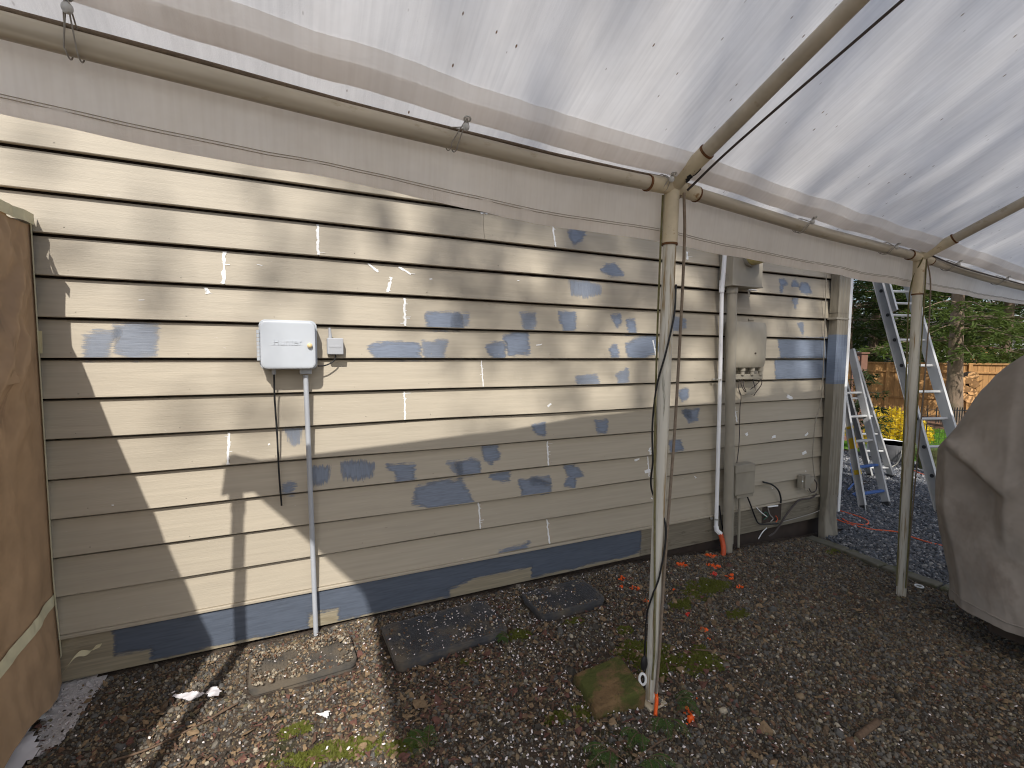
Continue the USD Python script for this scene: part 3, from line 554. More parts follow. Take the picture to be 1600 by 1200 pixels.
for i, s in enumerate(STN):
    j = JA + ED * s; f = foot(i); dn = f - j; L = np.linalg.norm(dn); dn /= L
    add('post', tube([j + dn * (0.20 + (L - .2) * t) for t in np.linspace(0, 1, 12)], TR - 0.002, 20), legm, canopy, smooth=40)
    fit = thing('corner_fitting', parent=canopy)
    fe = TR + 0.0025
    add('sleeve', tube([j, j + dn * 0.235], fe, 18), fitm, fit, smooth=40)
    if i > 0: add('sleeve', tube([j, eave(s - 0.135) + [0, 0, .002]], fe, 18), fitm, fit, smooth=40)
    if i < 3: add('sleeve', tube([j, eave(s + 0.145) + [0, 0, .002]], fe, 18), fitm, fit, smooth=40)
    add('sleeve', tube([j, j + RD * 0.185], fe, 18), fitm, fit, smooth=40)
    add('hub', trimesh.Trimesh(trimesh.creation.icosphere(2, fe * 1.06).vertices + j, trimesh.creation.icosphere(2, 1).faces, process=False), fitm, fit, smooth=True)
    rings = [(j + dn * 0.236, dn), (j + RD * 0.186, RD)] + ([(eave(s - 0.136), -ED)] if i > 0 else []) + ([(eave(s + 0.146), ED)] if i < 3 else [])
    for c, t in rings: add('rust_ring', tube([c - t * .004, c + t * .004], fe + .0012, 18), rust, fit, smooth=40)
    add('rafter', tube([j + RD * (0.18 + (RL - .18) * t) for t in np.linspace(0, 1, 6)], TR - 0.001, 16), tubem, canopy, smooth=40)
    add('rafter', tube([j + RIDGE, j + RIDGE + RD2 * RL], TR, 12), tubem, canopy, smooth=40)
    jr = j + RIDGE + RD2 * RL
    add('post', tube([jr, [jr[0], jr[1], gh(jr[0], jr[1]) - .02]], TR, 12), legm, canopy, smooth=40)
    add('foot_plate', rbox(f + [-.05, -.05, .0], f + [.05, .05, .014], .003), fitm, canopy)
    # black felt pen scrawl on the near fitting
# cover: two slopes, valance all round the long side, reinforcing flap with eyelets
cover = thing('cover', parent=canopy)
S = np.unique(np.concatenate([np.linspace(-2.21, 4.47, 260)])); R = np.linspace(-0.0, RL, 60)
def roofpt(s, r, rear=False):
    s, r = np.broadcast_arrays(np.asarray(s, float), np.asarray(r, float))
    bay = np.sin(np.pi * np.clip((s - STN[0]) / 2.2 % 1.0, 0, 1)) ** 0.7
    q = np.stack([s * 4.2, r * 0.55, 0 * s], -1)
    w = (meshkit.fbm(q + [0, 0, 3], 3, 11) - 0.5) * 0.036 + (meshkit.fbm(q * [3.1, 1.6, 1], 3, 12) - 0.5) * 0.013
    dip = 0.030 * bay * np.sin(np.pi * np.clip(r / RL, 0, 1)) + sag(s) * (1 - r / RL) if not rear else 0.02 * bay
    fade = 0.25 + 0.75 * np.minimum(1, np.maximum(r, 0) / 0.2)
    base = JA + ED * s[..., None] + (RD * r[..., None] if not rear else RIDGE + RD2 * r[..., None])
    nn = RN if not rear else RN * [1, -1, 1]
    return base + nn * (TR + 0.006 + w * bay ** .5 * fade)[..., None] - np.array([0, 0, 1.0]) * np.asarray(dip)[..., None]
P = roofpt(S[:, None], R[None])
add('roof_panel', sheet(P[:, ::-1]), roof_fab, cover, smooth=True)
S2 = np.linspace(-2.21, 4.47, 80); R2 = np.linspace(0, RL + .02, 16)
P2 = roofpt(S2[:, None], R2[None], True); P2[:, 0] = roofpt(S2, RL)
add('roof_panel', sheet(P2), roof_fab, cover, smooth=True)
SV = np.linspace(-2.21, 4.47, 170)
vb = np.interp(SV, [-2.3, -2.02, -1.7, -1.32, -.63, 0, 1.3, 2.2, 3.2, 4.5], [-.225, -.223, -.232, -.222, -.236, -.212, -.203, -.178, -.15, -.115])
def valpt(i, t):
    s = SV[i]; top = roofpt(s, 0.0)
    if t < 0.18:                                   # rolls over the tube
        a = t / 0.18 * math.radians(64); c = JA + ED * s - [0, 0, sag(s)]
        rr = TR + .006
        return top if t == 0 else c + rr * (RN * math.cos(a) + HN * math.sin(a) * 0.95 - np.array([0, 0, 1]) * math.sin(a) * 0.35) + HN * .004
    u = (t - 0.18) / 0.82
    q = np.array([s * 3.0, u * 0.6, 0]); w = (meshkit.fbm(q, 3, 21) - .5) * 0.05 * u + (meshkit.fbm(q * [4, 2, 1], 2, 22) - .5) * 0.010 * u
    z0, z1 = JA[2] + ED[2] * s - sag(s) + 0.012, JA[2] + ED[2] * s + vb[i] + 0.006 * (meshkit.noise([s * 5, 1, 1]) - .5)
    p = JA + ED * s + HN * (0.040 + w + 0.02 * u); p[2] = z0 + (z1 - z0) * u; return p
TV = np.concatenate([[0, .06, .12], np.linspace(.18, 1, 16)])
PV = np.array([[valpt(i, t) for t in TV] for i in range(len(SV))])
add('valance', sheet(PV), val_fab, cover, smooth=True)
# hem: folded second layer at the bottom of the valance, and its two lines of stitching
hem = np.array([[valpt(i, t) - HN * 0.0022 for t in np.linspace(.83, 1.0, 5)] for i in range(len(SV))])
add('hem', sheet(hem), val_fab, cover, smooth=True)
for t in (0.815, 0.845):
    add('stitching', tube([valpt(i, t) - HN * 0.003 for i in range(0, len(SV), 2)], 0.0013, 4), seam_fab, cover)
# flap: hangs from a seam 14 cm up the slope, folded once, tied to the tube by ball bungees
def flappt(s, u):
    s, u = np.broadcast_arrays(np.asarray(s, float), np.asarray(u, float))
    ku = [0, .25, .5, .75, 1]
    kr = np.interp(u, ku, [.150, .122, .108, .066, .054]) + .7 * sag(s); ko = np.interp(u, ku, [TR + .002, TR - .014, TR - .019, TR - .027, TR - .029])
    w = (meshkit.fbm(np.stack([s * 2.2, u, 0 * s + 4], -1), 3, 31) - .5) * 0.018 * u
    wv = (0.004 * np.sin(s * 2.4 + .6) + 0.003 * np.sin(s * 5.1)) * u
    return roofpt(s, kr + wv) - RN * (TR + .006) + RN * (ko + w * .6 - .003)[..., None]
SF = np.linspace(-2.19, 4.45, 220)
PF = flappt(SF[:, None], np.linspace(0, 1, 13)[None])
add('flap', sheet(PF), flap_fab, cover, smooth=True)
PF2 = flappt(SF[:, None], np.linspace(.45, 1, 8)[None]) - RN * .003
add('flap_hem', sheet(PF2), flap_fab, cover, smooth=True)
for k, s in enumerate([-1.875, -0.963, -0.06, 0.92, 1.785, 2.63, 3.5]):
    b = thing('bungee_tie', parent=canopy)
    e = flappt(s, .8) - RN * .004; c = eave(s) if k != 2 else JA + ED * -0.05
    t1 = np.cross(ED, RN); ring = np.array([e + (ED * math.cos(a) + RD * math.sin(a)) * 0.010 for a in np.linspace(0, 2 * np.pi, 14, endpoint=False)])
    add('eyelet', tube(ring, 0.0028, 6, closed=True), steel, b, smooth=True)
    ball = e - RN * .014 - RD * .016
    sp = trimesh.creation.icosphere(2, 0.0105)
    add('ball', trimesh.Trimesh(sp.vertices * [1, 1, 1.15] + ball, sp.faces, process=False), ballm, b, smooth=True)
    for q in (-1, 1):
        pts = [e + RN * .004, ball + ED * .006 * q]
        a0, a1 = math.radians(150), math.radians(-120)
        dx = ED * (0.010 * q - 0.012)
        for a in np.linspace(a0, a1, 12):
            pts.append(c + dx + (TR + .0045) * (-HN * math.cos(a - math.radians(30)) * -1 + np.array([0, 0, 1]) * math.sin(a - math.radians(30))))
        pts.append(e + RN * .004)
        add('loop', tube(curve(pts[:2] + pts[2:], 60), 0.0017, 6), bungee, b, smooth=True)
# felt pen scrawl on the fitting by the near post
sc = MB()
def onraf(r, a): 
    c = JA + RD * r; x = ED; y = -RN
    return c + (TR + .0032) * (x * math.sin(a) + y * math.cos(a))
sc.add(tube([onraf(.115 + .018 * math.cos(t), .25 + .35 * math.sin(t)) for t in np.linspace(.2, 3.3, 12)], .0028, 5))
for a, r in ((-.15, .07), (0.05, .078), (-.3, .082), (.12, .062)):
    sc.add(tube([onraf(r, a), onraf(r + .016, a + .12)], .0055, 5))
add('pen_scrawl', sc.mesh(), black, canopy)

# ropes and cords tied to the frame
def rope(name, pts, r, mt, label, n=80, twist=True, cat='rope', group=None):
    c = curve(pts, n); return add(name, tube(c, r, 8), mt, None, smooth=True, label=label, cat=cat, group=group)
def onpost(i, z, ang, gap=0.006):
    """Point beside post i at height z: ang 0 towards the camera, 90 to the right."""
    f, j = foot(i), JA + ED * STN[i]; t = (z - f[2]) / (j[2] - f[2]); c = f + (j - f) * t
    d = CAM - c; d[2] = 0; d /= np.linalg.norm(d); rr = np.cross([0, 0, 1.0], d)
    return c + (TR + gap) * (d * math.cos(math.radians(ang)) + rr * math.sin(math.radians(ang)))
top1 = JA
rope('rope', [JA + RD * 1.68 + ED * 0.20 - RN * .02, JA + RD * .9 + ED * .125 - RN * .024, JA + RD * .28 + ED * .065 - RN * .022, JA + ED * .045 - RN * .034 + RD * .03], 0.0048, rope_dark, 'dark cord stretched taut beside the near rafter tube')
rope('rope', [onpost(1, 2.20, 70, .022), onpost(1, 2.0, 78, .030), onpost(1, 1.6, 80, .028), onpost(1, 1.2, 78, .022), onpost(1, 0.85, 72, .012), onpost(1, 0.55, 60, .007), onpost(1, 0.22, 45, .006), onpost(1, .06, 30, .006)], 0.0060, rope_tan, 'reddish tan rope hanging down the right of the near canopy post')
rope('rope', [onpost(1, 2.20, -70, .008), onpost(1, 1.9, -78, .008), onpost(1, 1.5, -80, .006), onpost(1, 1.1, -50, .005), onpost(1, .7, -20, .005), onpost(1, .3, 5, .005), onpost(1, .12, 0, .005)], 0.0042, rope_green, 'thin mossy rope running down the left of the near canopy post')
rope('rope', [eave(s) + RN * (TR - .001) + RD * .017 + np.array([0, 0, .002 * math.sin(s * 40)]) for s in np.linspace(-2.1, -.05, 16)], 0.0065, rope_tan, 'brown cord lying along the top of the near eave tube', 160)
knot = []
for t in np.linspace(0, 1, 40):
    a = t * 2 * np.pi * 3; knot.append(JA + ED * (.035 + .012 * t) + RD * (-.01) + 0.037 * (RD * math.cos(a) + np.array([0, 0, 1]) * math.sin(a)))
add('rope', tube(knot, .0042, 8), rope_tan, smooth=True, label='rope lashing wound round the near corner fitting', cat='rope')
for a0, lb in ((-75, 'mossy cord hanging on the left of the second canopy post'), (62, 'mossy cord hanging close on the right of the second canopy post'), (80, 'slack brown cord hanging loose on the right of the second canopy post')):
    g = .006 if a0 < 70 else .03
    rope('rope', [JA + ED * STN[2] + ED * (.02 if a0 > 0 else -.03) - HN * .03 - [0, 0, .01], onpost(2, 1.95, a0, g + .004), onpost(2, 1.4, a0, g), onpost(2, .9, a0 * .9, g * .6), onpost(2, .3, a0 * .7, .006), onpost(2, .0, a0 * .6, .006)], 0.0042, rope_green if a0 != 80 else rope_tan, lb)
rope('rope', [JA + ED * 2.25 - HN * .03 + [0, 0, .02], JA + ED * 2.7 - HN * .045 - [0, 0, .01], JA + ED * 3.3 - HN * .05 - [0, 0, .012], JA + ED * 4.3 - HN * .04 - [0, 0, .0]], 0.0045, rope_dark, 'dark slack cord along the far eave tube')
rope('cable', [onpost(1, 1.83, 75, .004), onpost(1, 1.70, 55, .006), onpost(1, 1.55, 5, .006), onpost(1, 1.42, -50, .006), onpost(1, 1.30, -85, .010), onpost(1, 1.2, -88, .012), onpost(1, 1.08, -75, .006), onpost(1, .95, -100, .006), onpost(1, .80, 60, .006), onpost(1, .60, 25, .006), onpost(1, .5, -20, .006), onpost(1, .40, -70, .006), onpost(1, .25, -100, .008), onpost(1, .0, -120, .01)], 0.0040, black, 'black cable wound round the near canopy post', 140, cat='cable')
hk = thing('bungee_hook', 'black hooked strap end with a white ring at the foot of the near post', 'hook')
pb = onpost(1, .175, -65, .012)
s_ = trimesh.creation.icosphere(2, 1.0); add('hook_body', trimesh.Trimesh(s_.vertices * [.017, .012, .036] + pb, s_.faces, process=False), black, hk, smooth=True)
pr = onpost(1, .10, -70, .014); dx = np.cross([0, 0, 1.0], (CAM - pr) * [1, 1, 0]); dx /= np.linalg.norm(dx)
add('ring', tube([pr + dx * .014 * math.cos(a) + np.array([0, 0, .026]) * math.sin(a) for a in np.linspace(0, 2 * np.pi, 18, endpoint=False)], .0055, 8, closed=True), white, hk, smooth=True)
rope('ground_stake', [G(1024, 1080, .06), G(1026, 1092, .03), G(1024, 1118, .0)], .008, orange, 'bent orange stake at the foot of the near post', 20, cat='stake')
rg = G(1436, 918, -.03); add('ring', tube([rg + [.022 * math.cos(a), .022 * math.sin(a), .01] for a in np.linspace(0, 2 * np.pi, 16, endpoint=False)], .005, 6, closed=True), white, smooth=True, label='white ring on the gravel beside the second post', cat='ring')

# ------------------------------------------------------------------ masked return at the left end
ww = thing('wing_wall', 'low wing wall at the left end hidden under brown masking paper', 'wall')
add('panel', rbox((-1.20, 0.9, -.05), (-1.075, 2.40, 1.80), .004), tan_fit, ww)
add('post', rbox((-1.20, 2.41, -.05), (-1.075, D - .01, 2.05), .004), tan_fit, ww)
mp = thing('masking_paper', 'creased brown masking paper taped over the left end of the wall', 'masking paper')
PAPX = -1.005
def paper_x(y, z):
    d = D - y
    f = (meshkit.fbm(np.array([y * 4.0, z * 1.6, 0]), 4, 41) - .5) * 0.060 * sm(d, 0.03, .2) + (meshkit.fbm(np.array([y * 11 + z * 3, z * 5, 2]), 3, 42) - .5) * 0.018 * sm(d, 0.02, .1)
    f += (meshkit.fbm(np.array([y * 10 - z * 4, z * 6 + y * 3, 7]), 3, 47) - .5) * 0.085 * sm(z, 1.0, 1.5) * sm(d, .04, .10) * (d < .5)
    f *= 1 - .9 * float(sm(z, 1.40, 1.75)) * float(sm(d, .25, .35))
    f += 0.030 * (d < .5) * math.exp(-((z - 1.62 - (y - 2.45) * 2.2) / .06) ** 2) * sm(d, .05, .15)
    f += 0.030 * sm(0.55 - z, 0, .45) * sm(d, .0, .12) + 0.008 * sm(.5 - z, 0, .4)
    return PAPX + f
def paper_top(y): return 2.085 if y > 2.43 else 1.865 if y < 2.40 else 1.865 + (y - 2.40) / .03 * .22
ysp = np.concatenate([np.linspace(0.95, 2.2, 26), np.linspace(2.22, D - .004, 44)]); V_ = np.linspace(0, 1, 80)
PP = np.array([[(lambda z: (paper_x(y, z), y, z))(0.055 + .03 * math.sin(y * 9) + (paper_top(y) - .055) * v) for v in V_] for y in ysp])
add('paper_sheet', slab(PP, (-1, 0, 0), .0015), paper, mp, smooth=50)
TP = np.array([[(paper_x(y, paper_top(y)) - .0 - t, y, paper_top(y) + .004 + .01 * math.sin(t * 30)) for t in (-.004, .03, .07, .13)] for y in ysp])
add('paper_top', slab(TP, (0, 0, -1), .0015), paper, mp, smooth=50)
def strip(fn, n, w0, w1, name='tape_strip', label=None):
    add(name, slab(np.array([[np.array(fn(t, u), float) for u in (w0, (w0 + w1) / 2, w1)] for t in np.linspace(0, 1, n)]), (1, 0, 0), .0008), tape, mp, label=label)
strip(lambda t, u: (paper_x(D - .02, .10 + t * 1.98) + .003 + .004 * u, D - .003 - .022 * u, .16 + t * 1.92), 60, 0, 1)
strip(lambda t, u: (paper_x(D - .01 - t * .6, .40 + u * .05 - t * .10) + .004, D - .01 - t * .6, .405 + u * .05 - t * .055 + .006 * math.sin(t * 7)), 30, 0, 1)
strip(lambda t, u: (PAPX + .012 - .02 * u * 0 + (paper_x(D - .01 - t * .27, 2.07) - PAPX) , D - .006 - t * .27, 2.06 + u * .045), 20, 0, 1)
add('tape_strip', slab(np.array([[W(60 - 2 * u + 1 * t, 517 + 35 * t, .010 + .006 * u) + [(-.006 + .022 * u), 0, 0] for u in (0, .5, 1)] for t in np.linspace(0, 1, 6)]), (0, -1, 0), .0008), tape, mp)
FL = np.array([[(PAPX + .012 + .022 * v * (1 - u), D - .245 - .12 * u - .01 * v, 1.54 - .13 * v - .07 * u + .06 * u * v) for v in np.linspace(0, 1, 8)] for u in np.linspace(0, 1, 8)])
add('paper_flap', slab(FL, (1, 0, .3), .001), paper, mp, smooth=50)
tq = curve([W(92, 1062, .05), W(106, 1040, .06), W(122, 1022, .055), W(138, 1020, .055), W(148, 1012, .06), W(158, 1008, .07)], 30)
wd = np.interp(np.linspace(0, 1, len(tq)), [0, .2, .55, .72, .8, 1], [.006, .022, .020, .004, .017, .014])
add('torn_tape', slab(np.array([[q + np.array([.5, .2, .9]) * w * u for u in (-.6, 0, .6)] for q, w in zip(tq, wd)]), (0, -1, 0), .001), tape, mp)

# ------------------------------------------------------------------ fittings on the wall
def wbox(px0, py0, px1, py1, d0, d1, r=.006):
    """Rounded box whose front face, d1 out from the wall plane, spans the pixel corners; its back is d0 out."""
    a, b = W(px0, py0, d1), W(px1, py1, d1)
    return rbox((a[0], D - d1, b[2]), (b[0], D - d0, a[2]), r)
def rplate(x0, x1, z0, z1, y0, y1, r, n=8, ch=0.004):
    """Plate in the wall plane with round corners and a chamfered front; y0 front < y1 back."""
    P = sbox(x0 + r, z0 + r, x1 - r, z1 - r).buffer(r, quad_segs=n); Q = P.buffer(-ch, quad_segs=n)
    pts = [(x, y0 + ch, z) for x, z in P.exterior.coords] + [(x, y1, z) for x, z in P.exterior.coords] + [(x, y0, z) for x, z in Q.exterior.coords] + [(x, y0 + ch * .3, z) for x, z in P.buffer(-ch * .3).exterior.coords]
    return trimesh.Trimesh(*hull(np.array(pts)), process=False)
ctl = thing('sprinkler_controller', 'light grey rounded plastic controller box with hinged door and brass key knob', 'control box')
a, b = W(405, 500, .115), W(494, 576, .115)
x0, x1, z0, z1 = a[0], b[0], b[2], a[2]
add('body', rplate(x0 - .006, x1 + .008, z0 - .004, z1 + .006, D - .075, D - .004, .030, ch=.003), grey_box, ctl, smooth=35)
add('door', rplate(x0, x1, z0, z1, D - .115, D - .073, .030, ch=.008), grey_box, ctl, smooth=35)
tm = meshkit.text_mesh('Hunter', 0.026, .003); v = tm.vertices
kx = (x1 - x0) * .52 / max(v[:, 0].max(), 1e-6)
add('raised_lettering', trimesh.Trimesh(np.stack([x0 + .055 + v[:, 0] * kx, D - .1148 - v[:, 2], z0 + (z1 - z0) * .50 + v[:, 1]], -1), tm.faces, process=False), grey_box, ctl)
add('raised_line', rbox((x0 + .045, D - .1162, z0 + (z1 - z0) * .485), (x1 - .06, D - .114, z0 + (z1 - z0) * .495), .0006), grey_box, ctl)
hg = thing('hinge', parent=ctl)
zz = np.linspace(z0 + .04, z1 - .045, 9)
for q0, q1 in zip(zz[:-1], zz[1:]):
    add('knuckle', tube([(x0 - .008, D - .09, q0 + .0015), (x0 - .008, D - .09, q1 - .0015)], .0085, 10), grey_box, hg, smooth=40)
kb = W(484, 540, .125)
kn = trimesh.creation.icosphere(2, 1.0)
add('key_knob', trimesh.Trimesh(kn.vertices * [.0125, .012, .0125] + [kb[0], D - .122, kb[2]], kn.faces, process=False), brass, ctl, smooth=True)
add('conduit_collar', rbox(W(472, 578, .06) - [.012, 0, .022], W(483, 578, .06) + [.012, .036, .012], .004), greypvc, ctl)
gl = W(428, 580, .05); add('gland', tube([gl + [0, 0, .02], gl - [0, 0, .016]], .010, 10), grey_box2, ctl, smooth=40)
cb, ce = W(477.5, 586, .05), W(494.5, 1003, .035)
cond = thing('grey_conduit', 'straight grey plastic conduit from the controller box down to the ground', 'conduit')
add('pipe', tube([cb, cb * .5 + ce * .5, ce - [0, 0, .05]], .0125, 16), greypvc, cond, smooth=40)
rope('cable', [gl - [0, 0, .01], W(429, 620, .03), W(433, 680, .025), W(436, 740, .02), W(440, 790, .015)], .0045, black, 'black cable hanging loose under the grey controller box', 50, cat='cable')
sb = thing('sensor_receiver', 'small grey sensor box with stub antenna beside the controller box', 'sensor box')
add('body', wbox(511, 528, 537, 554, .004, .05, .005), grey_box2, sb, smooth=35)
sx0, sx1 = W(514, 541, .05), W(533, 541, .05)
add('label_plate', rplate(sx0[0], sx1[0], sx0[2] - .008, sx0[2] + .006, D - .0515, D - .049, .004, ch=.0008), grey_box2, sb)
an = W(516, 529, .035); add('antenna', tube([an - [0, 0, .004], an + [0, 0, .018], an + [-.003, 0, .056]], [.010, .0085, .006], 10), grey_box2, sb, smooth=40)
add('cable', tube(curve([W(524, 553, .03), W(524, 560, .03), W(519, 566, .03), W(508, 571, .04), W(497, 572, .05)], 24), .0035, 8), black, sb, smooth=True)

# white plastic pipe with clamps
wp = thing('white_pipe', 'white plastic pipe with blue grey clamps running down the wall', 'pipe')
pa, pm, pb_ = W(1133, 396, .05), W(1125, 600, .045), W(1119, 826, .045)
add('pipe', tube([pa + [0, 0, .25], pa, W(1128, 455, .047)], .0175, 16), pvc, wp, smooth=40)
add('pipe', tube([W(1128, 452, .047), pm, pb_], .0145, 16), pvc, wp, smooth=40)
add('coupling', tube([W(1128.5, 438, .047), W(1127.5, 457, .047)], .0195, 16), pvc, wp, smooth=40)
add('elbow', tube([pb_ + [0, 0, .02], pb_ + [.002, -.004, -.012], pb_ + [.030, -.02, -.040]], .0185, 16), pvc, wp, smooth=40)
for px, py in ((1121.5, 593), (1117.5, 811)):
    c = W(px + 2, py, .045); add('clamp', tube([c + [0, 0, .006], c - [0, 0, .006]], .0175, 16), steel, wp, smooth=40); add('clamp_ear', rbox(c + [-.034, .02, -.007], c + [-.014, .034, .007], .002), steel, wp)
oe = W(1123, 846, .06)
rope('drain_end', [pb_ + [.026, -.018, -.036], oe + [.02, -.02, .0], oe + [.0, -.05, -.05], oe + [-.02, -.06, -.11]], .019, orange_pipe, 'stained orange drain pipe end at the foot of the white pipe', 20, cat='pipe')
rope('cable', [W(1124, 790, .03), W(1127, 815, .03), W(1131, 835, .03), W(1130, 848, .05), W(1124, 852, .07)], .006, black, 'black cable beside the foot of the white pipe', 30, cat='cable')

# electric meter with main conduit
em = thing('electric_meter', 'tan painted electric meter box with glass dome above a thick conduit', 'electric meter')
a, b = W(1148, 360, .13), W(1191, 449, .13)
add('box', rbox((a[0], D - .13, b[2]), (b[0], D - .003, a[2] + .05), .006), tan_fit, em, smooth=35)
add('lower_lip', rbox((a[0] - .004, D - .136, b[2] - .006), (b[0] + .004, D - .0, b[2] + .006), .003), tan_fit, em)
kc = W(1136.5, 434, .065); kc[0] = a[0]
for rr in (.030, .018): add('knockout', tube([kc + [-.0015, rr * math.cos(t), rr * math.sin(t)] for t in np.linspace(0, 2 * np.pi, 20, endpoint=False)], .0022, 5, closed=True), tan_fit, em)
mc = W(1176, 398, .15)
add('meter_ring', tube([(mc[0], D - .128, mc[2]), (mc[0], D - .155, mc[2])], .088, 32), tan_fit, em, smooth=40)
add('glass_dome', tube([(mc[0], D - .15, mc[2]), (mc[0], D - .20, mc[2]), (mc[0], D - .235, mc[2]), (mc[0], D - .25, mc[2])], [.078, .078, .070, .045], 32), lensg, em, smooth=50)
lt = W(1170, 455, .13); add('seal_tag', rbox(lt + [-.012, -.006, -.045], lt + [.008, 0, .012], .003), tan_fit, em); add('seal_latch', rbox(lt + [-.01, -.03, .004], lt + [.055, .0, .012], .002), white, em)
c0, c1 = W(1144, 452, .075), W(1137, 860, .075)
add('main_conduit', tube([c0 + [0, 0, .02], c0 * .5 + c1 * .5, c1 - [0, 0, .06]], .036, 24), tan_fit, em, smooth=40)
add('conduit_collar', tube([c0 + [0, 0, .01], c0 - [0, 0, .03]], .042, 24), tan_fit, em, smooth=40)

# telephone interface box
tb = thing('telephone_box', 'tan domed interface box with three cable ports under it', 'utility box')
a, b = W(1153, 502, .11), W(1200, 574, .11)
prof = []
add('backplate', rbox((a[0] - .012, D - .03, b[2] - .03), (b[0] + .006, D - .002, a[2] + .006), .006), tan_fit, tb)
X_ = np.linspace(a[0], b[0], 14); 
PC = np.array([[(x, D - .03 - .085 * (1 - abs((x - (a[0] + b[0]) / 2) / ((b[0] - a[0]) / 2)) ** 3 * .35) * min(1, (1 - abs((z - (a[2] + b[2]) / 2) / ((a[2] - b[2]) / 2)) ** 5 * .30)), z) for z in np.linspace(b[2], a[2], 14)] for x in X_])
add('lid', trimesh.Trimesh(*hull(np.vstack([PC.reshape(-1, 3), [(x, D - .03, z) for x in (a[0], b[0]) for z in (b[2], a[2])]])), process=False), tan_fit, tb, smooth=30)
lk = W(1180, 552, .115); add('lock_screw', tube([lk + [0, .004, 0], lk - [0, .006, 0]], .007, 10), dark_gap, tb)
for px in (1160, 1175, 1188):
    q = W(px, 577, .06); add('port', tube([q + [0, 0, .02], q - [0, 0, .015], q - [0, 0, .016], q - [0, 0, .045]], [.022, .022, .017, .017], 14), tan_fit, tb, smooth=40)
kn2 = W(1172, 500, .03); add('stub', tube([kn2 - [.02, 0, 0], kn2 + [.012, -.02, 0]], .011, 10), tan_fit, tb, smooth=40)
add('mount_bar', rbox(W(1146, 585, .06), W(1192, 592, .06) + [0, .03, 0], .004), tan_fit, tb)
ncab = MB()
for pts in ([(1160, 588), (1158, 600), (1165, 612), (1176, 606), (1186, 596), (1189, 588)], [(1163, 588), (1162, 604), (1172, 616), (1180, 610), (1176, 592)], [(1157, 588), (1154, 605), (1158, 620), (1156, 640), (1155, 690), (1151, 726)], [(1189, 590), (1190, 600), (1182, 612), (1178, 618)]):
    ncab.add(tube(curve([W(x, y, .035 + .01 * math.sin(i * 2)) for i, (x, y) in enumerate(pts)], 30), .0036, 6))
add('loose_wires', ncab.mesh(), rope_dark, tb, smooth=True)
add('wire_tag', slab(np.array([[W(1166 + 14 * u, 610 + 8 * v - 3 * u, .05) for v in (0, 1)] for u in (0, .5, 1)]), (0, -1, 0), .001), tan_fit, tb)

jb = thing('junction_box', 'tan small box with hinged lid low on the wall', 'junction box')
add('body', wbox(1151, 731, 1179, 770, .004, .085, .006), tan_fit, jb, smooth=35)
add('lid', wbox(1150, 728, 1180, 736, .01, .095, .003), tan_fit, jb, smooth=35)
add('base_lip', wbox(1152, 769, 1177, 775, .004, .07, .003), tan_fit, jb)
for px0, py0, px1, py1, r in ((1155.5, 776, 1154, 848, .010), (1146, 696, 1143.5, 842, .013)):
    q0, q1 = W(px0, py0, .04), W(px1, py1, .04)
    t_ = thing('thin_conduit', 'thin tan conduit below the small junction box' if px0 > 1150 else 'thin tan conduit beside the thick meter conduit', 'conduit')
    add('pipe', tube([q0, (q0 + q1) / 2, q1 - [0, 0, .04]], r, 12), tan_fit, t_, smooth=40)
    if px0 < 1150:
        q = W(1143.5, 806, .04); add('coupling', tube([q + [0, 0, .02], q - [0, 0, .02]], r + .004, 12), tan_fit, t_, smooth=40)
# opening in the skirt with loose wires
wn = thing('wire_nest', 'loose wires poking from a dark hole in the weathered skirt board', 'wires')
a, b = W(1192, 789, .002), W(1220, 812, .002)
add('hole', rbox((a[0], D - .002, b[2]), (b[0], D + .004, a[2]), .001), dark_gap, wn)
add('white_stub', tube([W(1200, 792, .02), W(1215, 790, .02)], .007, 8), white, wn, smooth=True)
for nm, pts, mt in (('wire', [(1182, 793), (1190, 801), (1198, 807)], caulk), ('wire', [(1200, 794), (1203, 804), (1208, 810), (1204, 815)], bungee), ('wire', [(1192, 806), (1196, 800), (1200, 806), (1193, 812)], mat('green_wire', (.03, .10, .06), .5)), ('wire', [(1212, 806), (1215, 811), (1212, 816)], orange_pipe), ('wire', [(1185, 842), (1191, 832), (1198, 825)], caulk)):
    add(nm, tube(curve([W(x, y, .018) for x, y in pts], 16), .0045, 6), mt, wn, smooth=True)
for lb, pts, r in (('black cable drooping from the siding into the skirt', [(1192, 753), (1206, 757), (1216, 766), (1220, 778), (1220, 786)], .007), ('black cable from the junction box along the skirt to the ground', [(1167, 774), (1174, 792), (1180, 808), (1186, 818), (1200, 819), (1216, 818)], .006),
                   ('dark cable running from the outlet along the drip cap', [(1276, 772), (1268, 778), (1250, 781), (1240, 790), (1228, 805), (1220, 818), (1210, 832), (1201, 838)], .0075), ('pale wire running along the skirt to the downspout', [(1224, 815), (1250, 808), (1275, 800), (1292, 791)], .004)):
    rope('cable', [W(x, y, .022) for x, y in pts], r, black if 'black' in lb else rope_dark if 'dark' in lb else bungee, lb, 50, cat='cable')
rope('cable', [W(1191, 433, .03) + [0, 0, .6]] + [W(x, y, .02) for x, y in ((1291, 436), (1289, 500), (1287, 560), (1283, 625), (1275, 655), (1271, 690), (1270, 715), (1272, 740), (1275, 752), (1277, 765), (1268, 772), (1262, 766))][0:], .0042, tan_fit, 'thin tan cable running down the wall beside the downspout', 90, cat='cable') if False else rope('cable', [W(x, y, .02) for x, y in ((1292, 405), (1291, 436), (1289, 500), (1287, 560), (1283, 625), (1275, 655), (1271, 690), (1270, 715), (1272, 740), (1275, 752), (1277, 765), (1268, 772), (1262, 766))], .0042, tan_fit, 'thin tan cable running down the wall beside the downspout', 90, cat='cable')
